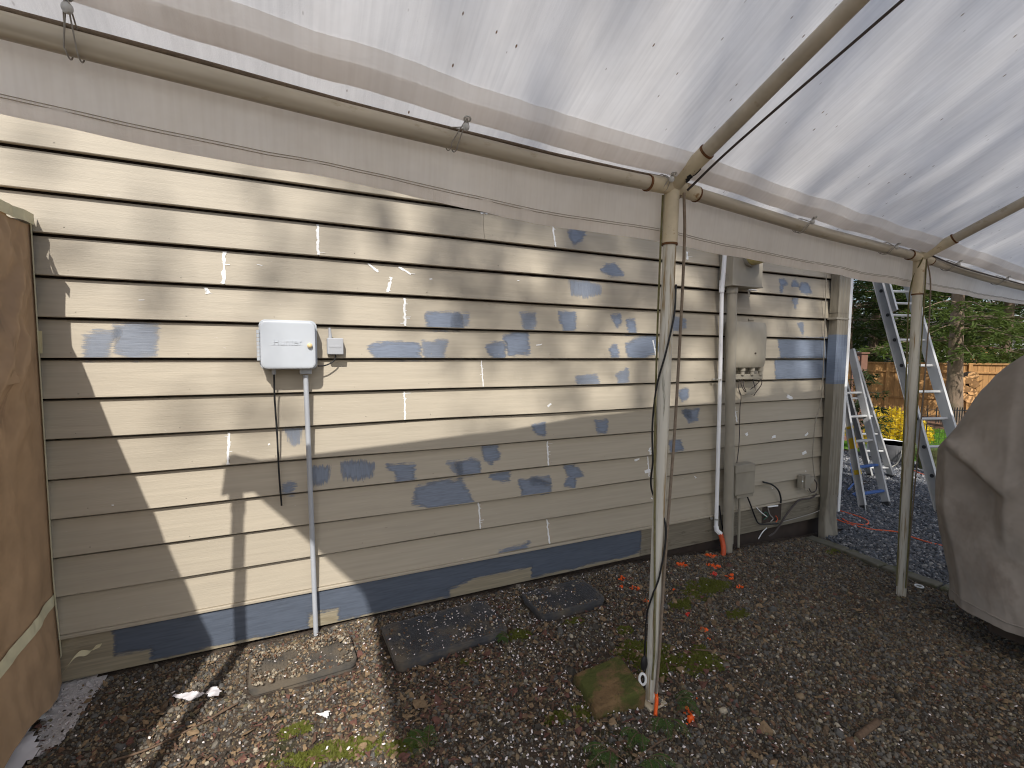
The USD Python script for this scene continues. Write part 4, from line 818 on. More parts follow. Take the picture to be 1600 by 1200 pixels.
ot = thing('outlet_box', 'tan outlet box with looped plug low on the wall by the corner', 'outlet')
add('body', wbox(1254, 744, 1267, 762, .004, .05, .004), tan_fit, ot, smooth=35); add('cover', wbox(1259, 743, 1264, 764, .01, .065, .003), tan_fit, ot)
add('plug', wbox(1265, 746, 1272, 755, .012, .04, .003), tan_fit, ot); add('screw', tube([W(1254, 752, .05), W(1254, 752, .056)], .006, 8), steel, ot)
add('lead', tube(curve([W(1271, 748, .03), W(1276, 755, .03), W(1275, 766, .03), W(1268, 769, .03), W(1264, 763, .03)], 24), .005, 8), rope_dark, ot, smooth=True)
# downspout
ds = thing('downspout', 'tan ribbed metal downspout with a blue painted band at the house corner', 'downspout')
dx0, dx1 = W(1308, 500, .075)[0], W(1325, 500, .075)[0]
def spout_mesh(z0, z1, grow=0.0):
    xs_ = np.linspace(dx0, dx1, 41); front = [(x, D - .078 + .0055 * (0.5 + 0.5 * math.cos((x - dx0) / (dx1 - dx0) * 2 * np.pi * 4)) * (1 if 2 < i < 38 else 0) - grow) for i, x in enumerate(xs_)]
    poly = Polygon(front + [(dx1 + grow, D - .006), (dx0 - grow, D - .006)]).buffer(0)
    e = extrude(poly, z1 - z0); e.vertices = e.vertices + [0, 0, z0]; return e
add('pipe', spout_mesh(.235, 1.905), spoutm, ds, smooth=25)
zb0, zb1 = W(1310, 600, .08)[2], W(1318, 523, .08)[2]
e = spout_mesh(zb0, zb1, .0012); add('paint_band', e, blue, ds, smooth=25)
add('pipe', spout_mesh(1.90, 3.03), spoutm, ds, smooth=25)
add('strap', rbox((dx0 - .02, D - .083, W(1318, 498, .08)[2] - .008), (dx1 + .004, D - .0005, W(1318, 498, .08)[2] + .008), .002), tan_fit, ds)
el = [(D - .042, .26, .0365, .0), (D - .044, .16, .0375, .0), (D - .054, .06, .038, -.0), (D - .075, -.03, .040, 0), (D - .095, -.13, .042, 0)]
EV = []
for y, z, h, _ in el:
    cx = (dx0 + dx1) / 2 - max(0, .16 - z) * .22; w = (dx1 - dx0) / 2 + max(0, .2 - z) * .05
    t = np.linspace(0, 2 * np.pi, 24, endpoint=False)
    EV.append(np.stack([cx + w * np.sign(np.cos(t)) * np.abs(np.cos(t)) ** .35, y + h * np.sign(np.sin(t)) * np.abs(np.sin(t)) ** .35, z + 0 * t], -1))
EV = np.array(EV); n_ = len(el); q = []
for i in range(n_ - 1):
    for j in range(24): q.append([i * 24 + j, i * 24 + (j + 1) % 24, (i + 1) * 24 + (j + 1) % 24, (i + 1) * 24 + j])
q = np.array(q)[:, ::-1]; add('elbow', trimesh.Trimesh(EV.reshape(-1, 3), np.vstack([q[:, [0, 1, 2]], q[:, [0, 2, 3]]]), process=False), spoutm, ds, smooth=40)

# ------------------------------------------------------------------ valve box lids
def lid(label, c, size, rz, mt, holes, tilt=(0, 0)):
    w, h = size; c = np.array([c[0], c[1], gh(*c) + .021])
    t = thing('valve_box', label, 'valve box lid', c, rz)
    tl = lambda m: (setattr(m, 'vertices', m.vertices + np.stack([0 * m.vertices[:, 0], 0 * m.vertices[:, 0], m.vertices[:, 0] * tilt[0] + m.vertices[:, 1] * tilt[1]], -1)), m)[1]
    out = sbox(-w / 2 + .05, -h / 2 + .05, w / 2 - .05, h / 2 - .05).buffer(.05)
    rim = extrude(out.buffer(-.010), .06); rim.vertices += [0, 0, -.0545]; add('box_rim', tl(rim), mt, t, rel=True)
    top = out.buffer(-.002)
    for hx, hy in holes: top = top.difference(sbox(hx - .012, hy - .008, hx + .012, hy + .008))
    e = extrude(top, .018); e.vertices += [0, 0, .006]; add('lid', tl(e), mt, t, rel=True)
    bz = extrude(out.buffer(-.006).difference(out.buffer(-.020)), .003); bz.vertices += [0, 0, .0245]; add('raised_edge', tl(bz), mt, t, rel=True)
    tr = MB(); st = .0155
    inn = out.buffer(-.026)
    for i, x in enumerate(np.arange(-w / 2 + .03, w / 2 - .03, st)):
        for j, y in enumerate(np.arange(-h / 2 + .03, h / 2 - .03, st)):
            if inn.contains(sbox(x, y, x + .011, y + .011)):
                k = trimesh.creation.box((.0115, .0055, .0045) if (i + j) % 2 else (.0055, .0115, .0045)); k.apply_translation((x + .0055, y + .0055, .0252)); tr.add(k)
    add('tread_pattern', tl(tr.mesh()), mt, t, rel=True, kind='stuff')
    lids.append((out, c, math.radians(rz)))
lids = []
lid('dusty dark valve box lid nearest the grey conduit, strewn with gravel', (0.0, 2.42), (.47, .29), 3, lid_dusty, [(.18, -.1)], (.0, .0))
lid('large clean black valve box lid, middle of the three', (.70, 2.375), (.62, .35), 3, lidm, [(-.27, -.02)], (.0, .02))
lid('black valve box lid farthest right of the three', (1.455, 2.40), (.46, .28), 2, lidm, [], (.0, .02))

# ------------------------------------------------------------------ block, kerb, stones
bp = np.array([[-.13, -.10], [.11, -.125], [.145, .10], [-.10, .12]])
bc = np.array([1.24, 1.655]); pts = []
for z, s in ((-.05, 1.0), (.055, 1.0), (.068, .93)): pts += [(*(q * s), z + .02 * q[0] / .13) for q in bp]
hm = trimesh.Trimesh(*hull(np.array(pts)), process=True).subdivide().subdivide().subdivide()
hm.vertices += hm.vertex_normals * ((meshkit.fbm(hm.vertices * 18, 3, 3) - .5) * .016)[:, None]
hm.vertices += [bc[0], bc[1], gh(*bc)]
add('stone_block', hm, brickm, smooth=True, label='rough brown block half covered in moss near the near post', cat='block')
kp = [(4.10, 2.62), (4.12, 2.3), (4.06, 2.0), (4.07, 1.65), (4.10, 1.2), (4.14, .6)]
for i in range(len(kp) - 1):
    a, b = np.array(kp[i]), np.array(kp[i + 1]); t = (b - a) / np.linalg.norm(b - a)
    za, zb = gh(*a) + .0, gh(*b) + .0
    m = beam((*(a + t * .006), za), (*(b - t * .006), zb), .115, .06, r=.012)
    add('kerb_stone', m, kerbm, label=('low mossy kerb stone in front of the downspout' if i == 0 else f'low mossy edging stone between the dark ground and the grey path, {["", "second", "third", "fourth", "fifth"][i]} from the downspout'), cat='kerb stone')
def stone(p, r, mt, label, seed):
    s = trimesh.creation.icosphere(2, 1.0); v = s.vertices * (1 + (meshkit.fbm(s.vertices * 1.6 + seed, 3, seed) - .5)[:, None] * .8) * np.array([1.25, 1, .7]) * r
    add('stone', trimesh.Trimesh(v + p, s.faces, process=False), mt, smooth=True, label=label, cat='stone')
for (px, py, r, mt, lb) in ((1166, 941, .020, PEB[0], 'pale grey stone on the dark gravel right of the moss patch'), (1250, 1088, .017, PEB[2], 'pale tan stone lying in the dark gravel right of the near post'), (1155, 867, .018, PEB[2], 'tan stone beside the thin conduit foot'), (1135, 1040, .016, PEB[0], 'grey stone near the orange paint marks'), (368, 995, .022, PEB[2], 'pale stone at the edge of the dusty valve box lid'), (1130, 1110, .016, PEB[4], 'pale stone right of the fern sprigs')):
    stone(G(px, py, float(gh(*G(px, py)[:2])) + .006), r, mt, lb, px)

# ------------------------------------------------------------------ covered grill
cv = thing('covered_grill', 'bulky object under a creased taupe fabric cover at the right edge', 'fabric cover')
YS = np.unique(np.concatenate([np.linspace(1.405, 0.9, 90), np.linspace(0.9, -.75, 60)]))[::-1]
def cov_profile(y):
    u = 1.405 - y                                        # distance from the far end
    rise = sm(u, 0, .42)
    H = 1.02 + .60 * np.interp(u, [0, .04, .12, .20, .28, .36, .5, 2], [0, .17, .52, .74, .88, .95, 1.0, 1.0])
    lip = np.interp(u, [0, .03, .12, .20, .27, .31, .38, .5, 2], [1.00, 1.05, .985, .92, .865, .875, .97, 1.0, 1.0])
    lx = np.interp(u, [0, .03, .14, .25, .285, .34, .5, 2], [3.34, 3.27, 3.235, 3.18, 3.17, 3.20, 3.22, 3.22])      # lip
    rec = np.interp(u, [0, .03, .15, .245, .285, .33, 2], [3.36, 3.30, 3.315, 3.30, 3.205, 3.20, 3.20])           # wall just below the lip
    low = np.interp(u, [0, .04, .2, 2], [3.42, 3.33, 3.29, 3.26]); hemz = .125 - .015 * u
    tx = 3.52
    P = [(low, hemz), (low - .006, .30), (low + .005, .48), ((low + rec) / 2 + .0, .62), (rec + .005, max(lip - .14, .66)), (rec, lip - .045), (lx + .012, lip - .018), (lx, lip), (lx + .012, lip + .03)]
    Hm = max(H, lip + .05)
    for t in (.2, .4, .6, .8): P.append((lx + .02 + (tx - lx) * (t ** 1.15), lip + .03 + (Hm - lip - .03) * (1 - (1 - t) ** 1.55)))
    P += [(tx, Hm), (tx + .20, Hm + .01), (tx + .36, Hm - .05), (tx + .46, lip - .02), (tx + .50, .6), (tx + .52, hemz)]
    return np.array(P)
CP = []
for y in YS:
    pr = cov_profile(y); k = np.concatenate([[0], np.cumsum(np.linalg.norm(np.diff(pr, axis=0), axis=1))])
    tt = np.concatenate([np.linspace(0, 1, 20) * k[4], k[4] + np.linspace(0, 1, 30)[1:] * (k[9] - k[4]), k[9] + np.linspace(0, 1, 40)[1:] * (k[-1] - k[9])])
    CP.append(np.stack([np.interp(tt, k, pr[:, 0]), np.full(len(tt), y), np.interp(tt, k, pr[:, 1])], -1))
CP = np.array(CP)
endp = CP[0].copy(); c_ = endp.mean(0)
ends = [np.stack([c_[0] + (endp[:, 0] - c_[0]) * s, endp[:, 1] * 0 + YS[0] + dy, np.where(endp[:, 2] > .3, c_[2] + (endp[:, 2] - c_[2]) * (s if s > .5 else .5), endp[:, 2])], -1) for s, dy in ((.0, .035), (.6, .030), (.92, .016))]
CP = np.concatenate([np.array(ends), CP])
CP[:, :, 1] += np.clip(CP[:, :, 0] - 3.26, -.1, .26) * .27 - .02 - .10 * sm(.75 - CP[:, :, 2], 0, .6) * sm(CP[:, :, 1], .9, 1.3)
from scipy.ndimage import gaussian_filter
for c3 in range(3): CP[3:, :, c3] = gaussian_filter(CP[3:, :, c3], (1.6, .9), mode='nearest')
wv = .5 * (meshkit.fbm(np.stack([CP[:, :, 1] * 9 + CP[:, :, 2] * 6, CP[:, :, 2] * 1.5, CP[:, :, 0]], -1), 3, 53) - .5) * .030 + (meshkit.fbm(CP * [5, 5, 2.2], 4, 51) - .5) * .042 + (meshkit.fbm(CP * [14, 14, 9], 4, 52) - .5) * .020
CP[:, :, 0] += wv * np.where(CP[:, :, 2] < 1.2, 1, .5); CP[:, :, 2] += np.where(CP[:, :, 2] > .2, wv * .5, wv * .25)
add('fabric_cover', sheet(CP[:, ::-1]), taupe, cv, smooth=True)
hemp = CP[:, 1] + [-.004, 0, .025]; add('hem_seam', tube(hemp[2:], .0035, 5), taupe, cv, smooth=True)
add('inner_frame', rbox((3.48, -.6, .0), (3.72, 1.2, .95), .02), dark_gap, cv)

# ------------------------------------------------------------------ far side: ladders, fence, yard
def bar(p, q, w, h, side, mt, name, parent, r=.003): return add(name, beam(p, q, w, h, side, r), mt, parent, smooth=35)
def channel(a, b, w, d, side, name, parent, mt=None):
    """Ladder rail: a web with two flanges, joined in one mesh."""
    a, b = np.asarray(a, float), np.asarray(b, float); t = (b - a) / np.linalg.norm(b - a)
    s = np.asarray(side, float); s -= t * (s @ t); s /= np.linalg.norm(s); x = np.cross(t, s)
    mb = MB(); mb.add(beam(a, b, .004, w, s, .001))
    for q in (-1, 1): mb.add(beam(a + s * q * (w / 2 - .003) + x * d / 2, b + s * q * (w / 2 - .003) + x * d / 2, d, .006, s, .001))
    return add(name, mb.mesh(), mt or alu, parent, smooth=35)
# leaning extension ladder
LA = np.array([*G(1473, 806, -.12)[:2], -.12]); LA[2] = gh(LA[0], LA[1]) + .0
rA = ray(1376, 450); wn_ = np.array([.965, -.25, 0]); topA = CAM + rA * (((LA - CAM) @ wn_) / (rA @ wn_))
lad = thing('extension_ladder', 'tall aluminium extension ladder leaning against the house roof', 'ladder', group=None)
la_t = (topA - LA) / np.linalg.norm(topA - LA); wdir = np.array([.965, -.25, 0]); wdir /= np.linalg.norm(wdir)
LW = .40; side = np.cross(la_t, wdir)
Ltop = LA + la_t * 4.0
for q, sgn in ((0, 1), (1, -1)):
    channel(LA + wdir * LW * q, Ltop + wdir * LW * q, .112, .028 * sgn, side, 'rail', lad)
    ft = LA + wdir * LW * q; bar(ft - la_t * .02, ft + la_t * .05, .035, .09, side, alu_dark, 'foot_pad', lad)
for k in range(13):
    c = LA + la_t * (.09 + .3048 * k)
    add('rung', tube([c + wdir * -.006, c + wdir * (LW + .006)], .016, 10), alu, lad, smooth=40)
for q, sgn in ((.04, 1), (LW - .04, -1)):
    o = side * .055 * (1 if side[1] > 0 else -1); channel(LA + la_t * 2.25 + wdir * q - o, LA + la_t * 4.4 + wdir * q - o, .085, .024 * sgn, side, 'fly_rail', lad)
for k in range(7):
    c = LA + la_t * (2.35 + .3048 * k) - o; add('rung', tube([c + wdir * .04, c + wdir * (LW - .04)], .014, 10), alu, lad, smooth=40)
for k in range(13):                                      # dark D-shaped rung ends on the outer face of the near rail
    c = LA + la_t * (.09 + .3048 * k) - wdir * .004
    add('rung_end', tube([c + wdir * .001, c - wdir * .004], .020, 10), alu_dark, lad)
# folding ladder standing like an A
fl = thing('folding_ladder', 'aluminium folding ladder with yellow stickers and blue paint drips standing behind the house corner', 'ladder')
def gz(px, py, h=-.1):
    p = G(px, py, h); return np.array([p[0], p[1], gh(p[0], p[1])])
NL, NR, FLt, FR = gz(1350, 797), gz(1385, 791), gz(1361, 745), gz(1392, 746)
apx = DP(1328.5, 546, (FW @ (NR - CAM) + FW @ (FR - CAM)) / 2); wv_ = (NR - NL) * .85
aR = apx; aL = apx - wv_ * .8
for i, (f0, t0, d_) in enumerate(((NL, aL, 1), (NR, aR, -1), (FLt, aL + [.04, .02, 0], 1), (FR, aR + [.04, .02, 0], -1))):
    channel(f0, t0, .075, .026 * d_, np.cross(t0 - f0, wv_), 'rail', fl)
    u = (t0 - f0) / np.linalg.norm(t0 - f0); bar(f0 - u * .01, f0 + u * .05, .034, .085, np.cross(u, wv_), alu_dark, 'foot_pad', fl)
for (f0, t0, f1, t1, off) in ((NL, aL, NR, aR, .17), (FLt, aL, FR, aR, .17)):
    L = np.linalg.norm(t0 - f0)
    for k in range(5):
        t = (off + .285 * k) / L
        if t > .95: break
        a, b = f0 + (t0 - f0) * t, f1 + (t1 - f1) * t
        add('rung', beam(a, b, .045, .024, (0, 0, 1), .008), bluep if (k in (0, 1) and f0 is NL) else alu, fl, smooth=40, label='rung smeared with blue paint' if (k in (0, 1) and f0 is NL) else None)
un = (aL - NL) / np.linalg.norm(aL - NL); sidev = np.cross(un, wv_); sidev /= np.linalg.norm(sidev)
for t, h in ((.40, .05), (.72, .12), (.90, .03)):
    c = NL + un * t; add('sticker', beam(c - un * h / 2, c + un * h / 2, .012, .079, sidev, .001), yellow, fl)

# fence of cedar boards
F0, F1 = DP(1322, 645, 14.6), DP(1640, 650, 13.2); F0[2] = F1[2] = 0
fd = F1 - F0; FLn = np.linalg.norm(fd); fd /= FLn; fn = np.array([fd[1], -fd[0], 0]); fn = fn if fn @ (CAM - F0) > 0 else -fn
fence = thing('cedar_fence', 'orange brown cedar board fence at the back of the yard', 'fence')
FT = 1.27; F0 = F0 - fd * 1.5; FLn += 2.5
nb_ = int(FLn / .142); r3 = np.random.default_rng(9)
for k in range(nb_):
    c = F0 + fd * (k * .142 + .07); zb = float(gh(c[0], c[1])) - .05
    o = r3.uniform(-.004, .004)
    add('fence_board', rbox((-.068, -.010, zb), (.068, .010, 1.02), .003) if False else (lambda m: (setattr(m, 'vertices', c + fd * m.vertices[:, :1] + fn * (m.vertices[:, 1:2] + o) + np.array([0, 0, 1.0]) * m.vertices[:, 2:]), m)[1])(trimesh.creation.box(bounds=((-.068, -.010, zb), (.068, .010, FT - .27)))), cedar, fence)
    add('upper_board', (lambda m: (setattr(m, 'vertices', c + fd * m.vertices[:, :1] + fn * (m.vertices[:, 1:2] + o) + np.array([0, 0, 1.0]) * m.vertices[:, 2:]), m)[1])(trimesh.creation.box(bounds=((-.068, -.010, FT - .235), (.068, .010, FT - .03)))), cedar, fence)
for k in range(int(FLn / 2.0) + 1):
    c = F0 + fd * (k * 2.0 + .5); zb = float(gh(c[0], c[1]))
    bar((c + fn * .03) * [1, 1, 0] + [0, 0, zb - .1], (c + fn * .03) * [1, 1, 0] + [0, 0, FT + .02], .09, .09, fd, cedar, 'fence_post', fence)
for z in (FT, FT - .25, .25):
    bar(F0 * [1, 1, 0] + [0, 0, z] + fn * .028, (F0 + fd * FLn) * [1, 1, 0] + [0, 0, z] + fn * .028, .05, .05, (0, 0, 1), cedar, 'fence_rail', fence)
# firewood
wd0 = DP(1497, 618, 12.0); r4 = np.random.default_rng(4)
spots = [(1521, 587, 'topmost log of the woodpile, close to the grill cover'), (1511, 594, 'log just below and left of the topmost one in the woodpile'), (1500, 600, 'upper left log of the woodpile, touching the fir trunk'), (1522, 600, 'log directly under the topmost one in the woodpile'), (1498, 612, 'leftmost log halfway down the woodpile'), (1509, 608, 'log in the very middle of the woodpile'), (1519, 612, 'log right of the middle one in the woodpile, beside the grill cover'), (1506, 620, 'lower log of the woodpile resting between two others'), (1496, 628, 'lowest log of the woodpile beside the iron edging'), (1515, 624, 'low log of the woodpile, partly behind the grill cover')]
for i, (px, py, lb) in enumerate(spots):
    c = DP(px, py, 12.3); d = c - CAM; d[2] = 0; d /= np.linalg.norm(d); d = d * .96 + np.array([-d[1], d[0], 0]) * .25; r = r4.uniform(.098, .112)
    t_ = thing('firewood_log', lb, 'log', group='logs stacked by the fir trunk')
    ang = np.linspace(0, 2 * np.pi, 10, endpoint=False); rr = r * (1 + .16 * (r4.random(10) - .5))
    ring = lambda o, s=1: c + d * o + np.outer(np.cos(ang) * rr * s, np.array([-d[1], d[0], 0])) + np.outer(np.sin(ang) * rr * s * .9, [0, 0, 1.0])
    a, b = ring(0), ring(.38); v = np.vstack([a, b]); k = np.arange(10)
    add('log_side', trimesh.Trimesh(v, np.vstack([np.stack([k, (k + 1) % 10, (k + 1) % 10 + 10], -1), np.stack([k, (k + 1) % 10 + 10, k + 10], -1)]), process=False), bark, t_, smooth=True)
    add('sawn_end', trimesh.Trimesh(np.vstack([ring(-.001), [c - d * .003]]), np.stack([(k + 1) % 10, k, np.full(10, 10)], -1), process=False), logend, t_)
# deck post with rail
dk = thing('deck_railing', 'brown wooden railing post with flat cap beyond the house corner', 'railing')
c = DP(1345, 600, 8.3); zt = DP(1345, 553, 8.3)[2]; u = RT * [1, 1, 0]; u /= np.linalg.norm(u); zb = float(gh(c[0], c[1]))
bar([c[0], c[1], zb - .05], [c[0], c[1], zt], .11, .11, u, deckwood, 'post', dk); bar([c[0], c[1], zt], [c[0], c[1], zt + .03], .15, .15, u, deckwood, 'cap', dk)
for z in (zt - .08, zb + .2): bar(np.array([c[0], c[1], z]) - u * .9, np.array([c[0], c[1], z]) - u * .06, .05, .08, (0, 0, 1), deckwood, 'rail', dk)
for k in range(6): q = np.array([c[0], c[1], 0]) - u * (.16 + .13 * k); bar(q + [0, 0, zb + .22], q + [0, 0, zt - .1], .035, .035, u, deckwood, 'baluster', dk)
# wire mesh fence round the lawn
wm = thing('wire_fence', 'thin black wire mesh fence in front of the yellow bush and lawn', 'fence')
q0, q1 = DP(1345, 690, 8.6), DP(1520, 690, 8.2); q0[2] = q1[2] = 0
mb = MB(); dq = q1 - q0; Lq = np.linalg.norm(dq); dq /= Lq; base = lambda t: float(gh(*(q0 + dq * t)[:2]))
for t in np.arange(0, Lq, .075): mb.add(tube([(q0 + dq * t) + [0, 0, base(t)], (q0 + dq * t) + [0, 0, base(t) + .78]], .0024, 4, cap=False))
for h in np.arange(.05, .8, .10): mb.add(tube([q0 + dq * t + [0, 0, base(t) + h] for t in np.linspace(0, Lq, 8)], .0024, 4, cap=False))
add('mesh_panel', mb.mesh(), black, wm, kind='stuff')
for t in (.0, 1.0, 2.0): 
    if t < Lq: add('stake', tube([(q0 + dq * t) + [0, 0, base(t)], (q0 + dq * t) + [0, 0, base(t) + .82]], .008, 6), black, wm)
wi = thing('iron_edging', 'short black iron garden edging at the foot of the fir trunk', 'edging')
for k in range(12):
    c = DP(1463 + 4 * k, 652, 10.4); add('picket', tube([c * [1, 1, 0] + [0, 0, c[2] - .12], c * [1, 1, 0] + [0, 0, c[2] + .22]], .009, 5), black, wi)
ca, cb_ = DP(1461, 641, 10.4), DP(1512, 641, 10.4); add('rail', tube([ca, cb_], .009, 5), black, wi)
# tubs and box beside the path
pl = thing('planter_tub', 'grey stone tub at the edge of the gravel path', 'planter', gz(1394, 722, -.15))
rr = [.20, .23, .26, .27, .25, .23]; hh = [0, .08, .18, .27, .27, .22]
add('tub', tube([(0, 0, h) for h in hh], rr, 28), mat('grey_stone_tub', (.17, .17, .175), .7, .25, 8), pl, smooth=40, rel=True)
add('potting_soil', tube([(0, 0, .21), (0, 0, .235)], .225, 20), soil, pl, rel=True)
rope('garden_hose', [DP(1409, 702, 7.2), DP(1408, 712, 7.0), DP(1402, 724, 6.9), DP(1396, 728, 6.9), DP(1388, 733, 6.8)], .009, mat('pale_hose', (.36, .34, .29), .5), 'pale garden hose hanging over the grey stone tub', 30, cat='hose')
bx = thing('white_bin', 'white plastic bin with flat lid behind the folding ladder', 'bin', gz(1383, 716, -.15))
add('tub', rbox((-.25, -.16, 0), (.25, .16, .24), .03), white, bx, smooth=35, rel=True); add('lid', rbox((-.27, -.18, .242), (.27, .18, .27), .012), white, bx, smooth=35, rel=True)
rope('blue_rope', [gz(1325, 768) + [0, 0, .02], gz(1335, 762) + [0, 0, .05], gz(1341, 770) + [0, 0, .02], gz(1333, 775) + [0, 0, .03], gz(1344, 778) + [0, 0, .02], gz(1337, 765) + [0, 0, .03], gz(1330, 690, .2), gz(1331, 680, .3)], .010, bluep, 'tangle of blue rope at the foot of the folding ladder', 60)
# extension cord
def onground(pts, dz=.012): return [np.array([x, y, float(gh(x, y)) + dz]) for x, y in [tuple(G(px, py, -.1)[:2]) for px, py in pts]]
rope('power_cord', onground([(1292, 795), (1315, 803), (1345, 812), (1357, 819), (1350, 823), (1325, 818), (1303, 806), (1292, 808), (1310, 815), (1330, 822), (1360, 829), (1400, 833), (1425, 842), (1455, 851), (1490, 859), (1530, 866)], .02), .0065, cordm, 'orange extension cord looped on the grey gravel path', 160, cat='cord')
rope('power_cord', onground([(1425, 736), (1445, 743), (1470, 750)], .02), .006, cordm, 'short stretch of orange cord by the ornamental grass', 20, cat='cord')

# far house behind the fence
nh = thing('neighbour_house', 'pale neighbouring house with orange gable glimpsed over the fence', 'house')
hc = DP(1440, 560, 30); hu = RT * [1, 1, 0]; hu /= np.linalg.norm(hu); hv = np.array([-hu[1], hu[0], 0])
def hbox(a0, a1, b0, b1, z0, z1):
    m = trimesh.creation.box(bounds=((a0, b0, z0), (a1, b1, z1))); m.vertices = hc * [1, 1, 0] + hu * m.vertices[:, :1] + hv * m.vertices[:, 1:2] + np.array([0, 0, 1.0]) * m.vertices[:, 2:]; return m
add('wall', hbox(-3.6, 2.0, 0, 6, -.5, 2.3), neigh, nh); add('gable_wall', hbox(2.003, 4.2, -.5, 6, -.5, 2.0), neigh_o, nh)
add('wall', hbox(4.203, 8, 0, 6, -.5, 2.1), neigh, nh)
for a in (-2.6, -.4, 5.0): w_ = add('window', hbox(a, a + 1.0, -.05, .05, .9, 1.8), white, nh); add('pane', hbox(a + .08, a + .92, -.06, -.051, .98, 1.72), winm, w_)
rv = np.array([(-4, -.5, 2.3), (8.4, -.5, 2.3), (-4, 3, 4.2), (8.4, 3, 4.2), (-4, 6.5, 2.3), (8.4, 6.5, 2.3)]); rv = hc * [1, 1, 0] + hu * rv[:, :1] + hv * rv[:, 1:2] + np.array([0, 0, 1.0]) * rv[:, 2:]
add('roof', trimesh.Trimesh(*hull(np.vstack([rv, rv + [0, 0, .1]])), process=False), shingle, nh)

# ------------------------------------------------------------------ vegetation
def quads(C, A, B):
    """n leaf quads: centre C, half-length A, half-width B (n,3) -> diamond-shaped leaves."""
    n = len(C); V = np.stack([C - A, C + B * .9 - A * .1, C + A, C - B * .9 - A * .1], 1).reshape(-1, 3)
    i = np.arange(n) * 4; return V, np.vstack([np.stack([i, i + 1, i + 2], -1), np.stack([i, i + 2, i + 3], -1)])
def conifer(name, label, base, height, z0, rad, nbr, seed, mt, trunk_r=.16, droop=.35, dens=1.0, leaf=.13, group=None, cat='tree', zmax=None, gap=0.0, az_only=None, az_sd=.9):
    r = np.random.default_rng(seed); base = np.array([base[0], base[1], float(gh(base[0], base[1]))])
    t = thing(name, label, cat, base, group=group)
    zs_ = np.linspace(-.1, height, 26); wob = np.stack([.05 * np.sin(zs_ * .9 + seed), .05 * np.cos(zs_ * .7 + seed), 0 * zs_], -1)
    add('trunk', tube(np.stack([0 * zs_, 0 * zs_, zs_], -1) + wob, np.maximum(trunk_r * (1 - .92 * np.clip(zs_ / height, 0, 1)) * (1 + .35 * np.exp(-np.maximum(zs_, 0) * 3)), .01), 14), bark, t, smooth=True, rel=True)
    Cs, As, Bs, br = [], [], [], MB()
    for k in range(nbr):
        z = z0 + (height - z0) * (r.random() ** 1.0); fr = (1 - (z - z0) / (height - z0 + .01))
        if gap and meshkit.noise([z * .9, seed, 0]) < gap: continue
        L = rad * (fr ** .8 * r.uniform(.65, 1.1) + .10); az = r.uniform(0, 2 * np.pi) if az_only is None else az_only + r.normal(0, az_sd)
        h = np.array([math.cos(az), math.sin(az), 0]); n = 9
        s = np.linspace(0, 1, n); P = np.outer(s * L, h) + np.outer(z + L * (.16 * s - droop * s ** 2 * 1.3 + .10 * s ** 4), [0, 0, 1.0])
        br.add(tube(P, np.linspace(.022, .004, n) * (L / 2) ** .5, 4, cap=False))
        m = int(26 * L * dens)
        sd = np.cross(h, [0, 0, 1.0])
        if m < 1: continue
        u = r.uniform(.12, 1, m); c = np.stack([np.interp(u, s, P[:, i]) for i in range(3)], -1); sp = (1.05 - u * .55) * L * .32 * r.random(m); sg = r.choice((-1, 1), m) * r.uniform(.5, 1.0, m)
        dn = h * .65 + sg[:, None] * sd + np.stack([0 * u, 0 * u, r.uniform(-.45, .05, m)], -1); dn /= np.linalg.norm(dn, axis=1, keepdims=True); c = c + dn * sp[:, None] + np.outer(-.25 * sp, [0, 0, 1.0])
        kk = 5; c, dn = np.repeat(c, kk, 0), np.repeat(dn, kk, 0); a = dn + r.normal(0, .35, dn.shape); a /= np.linalg.norm(a, axis=1, keepdims=True)
        bb = np.cross(a, np.array([0, 0, 1.0]) + r.normal(0, .35, a.shape)); bb /= np.linalg.norm(bb, axis=1, keepdims=True) + 1e-9; ll = (leaf * r.uniform(.6, 1.3, len(a)))[:, None]
        Cs.append(c + a * ll * .5 + r.normal(0, leaf * .35, a.shape)); As.append(a * ll); Bs.append(bb * ll * .22)
    V, F = quads(np.vstack(Cs), np.vstack(As), np.vstack(Bs))
    add('branches', br.mesh(), bark, t, smooth=True, rel=True)
    add('crown', trimesh.Trimesh(V, F, process=False), mt, t, rel=True)
    return t
tb_ = DP(1486, 650, 11.9)
conifer('fir_tree', 'fir tree with a bare brown trunk in front of the cedar fence', tb_, 11, 1.95, 2.5, 120, 3, firb, .17, .28, 0.75, .10)
for i, (px, dpt, z0, hgt, rad, nb2, mt, sd_, lb) in enumerate([
        (1362, 17.0, 1.75, 11, 3.0, 140, firb, 11, 'dark fir tree over the fence left of the second canopy post'),
        (1428, 18.5, 1.6, 12, 3.2, 140, fir, 12, 'dark fir tree behind the fence right of the second canopy post'),
        (1565, 16.0, 1.6, 10, 2.6, 130, firb, 13, 'fir tree with drooping boughs behind the covered grill'),
        (1318, 15.5, 1.5, 10, 2.4, 110, fir, 14, 'fir tree closest to the white corner board of the house'),
        (1505, 24, 1.4, 14, 4.2, 130, fir, 15, 'far fir tree behind the woodpile')]):
    c = DP(px, 600, dpt); conifer('fir_tree', lb, c, hgt, z0, rad, nb2, sd_, mt, .18, .24, 0.72 if i < 4 else .6, .115 if dpt < 20 else .18)
c = DP(1331, 640, 7.6); conifer('young_conifer', 'young dark conifer with sparse boughs in front of the fence', c, 1.6, .35, .75, 16, 21, fir, .02, .10, 1.3, .06, az_only=math.atan2(RT[1], RT[0]))
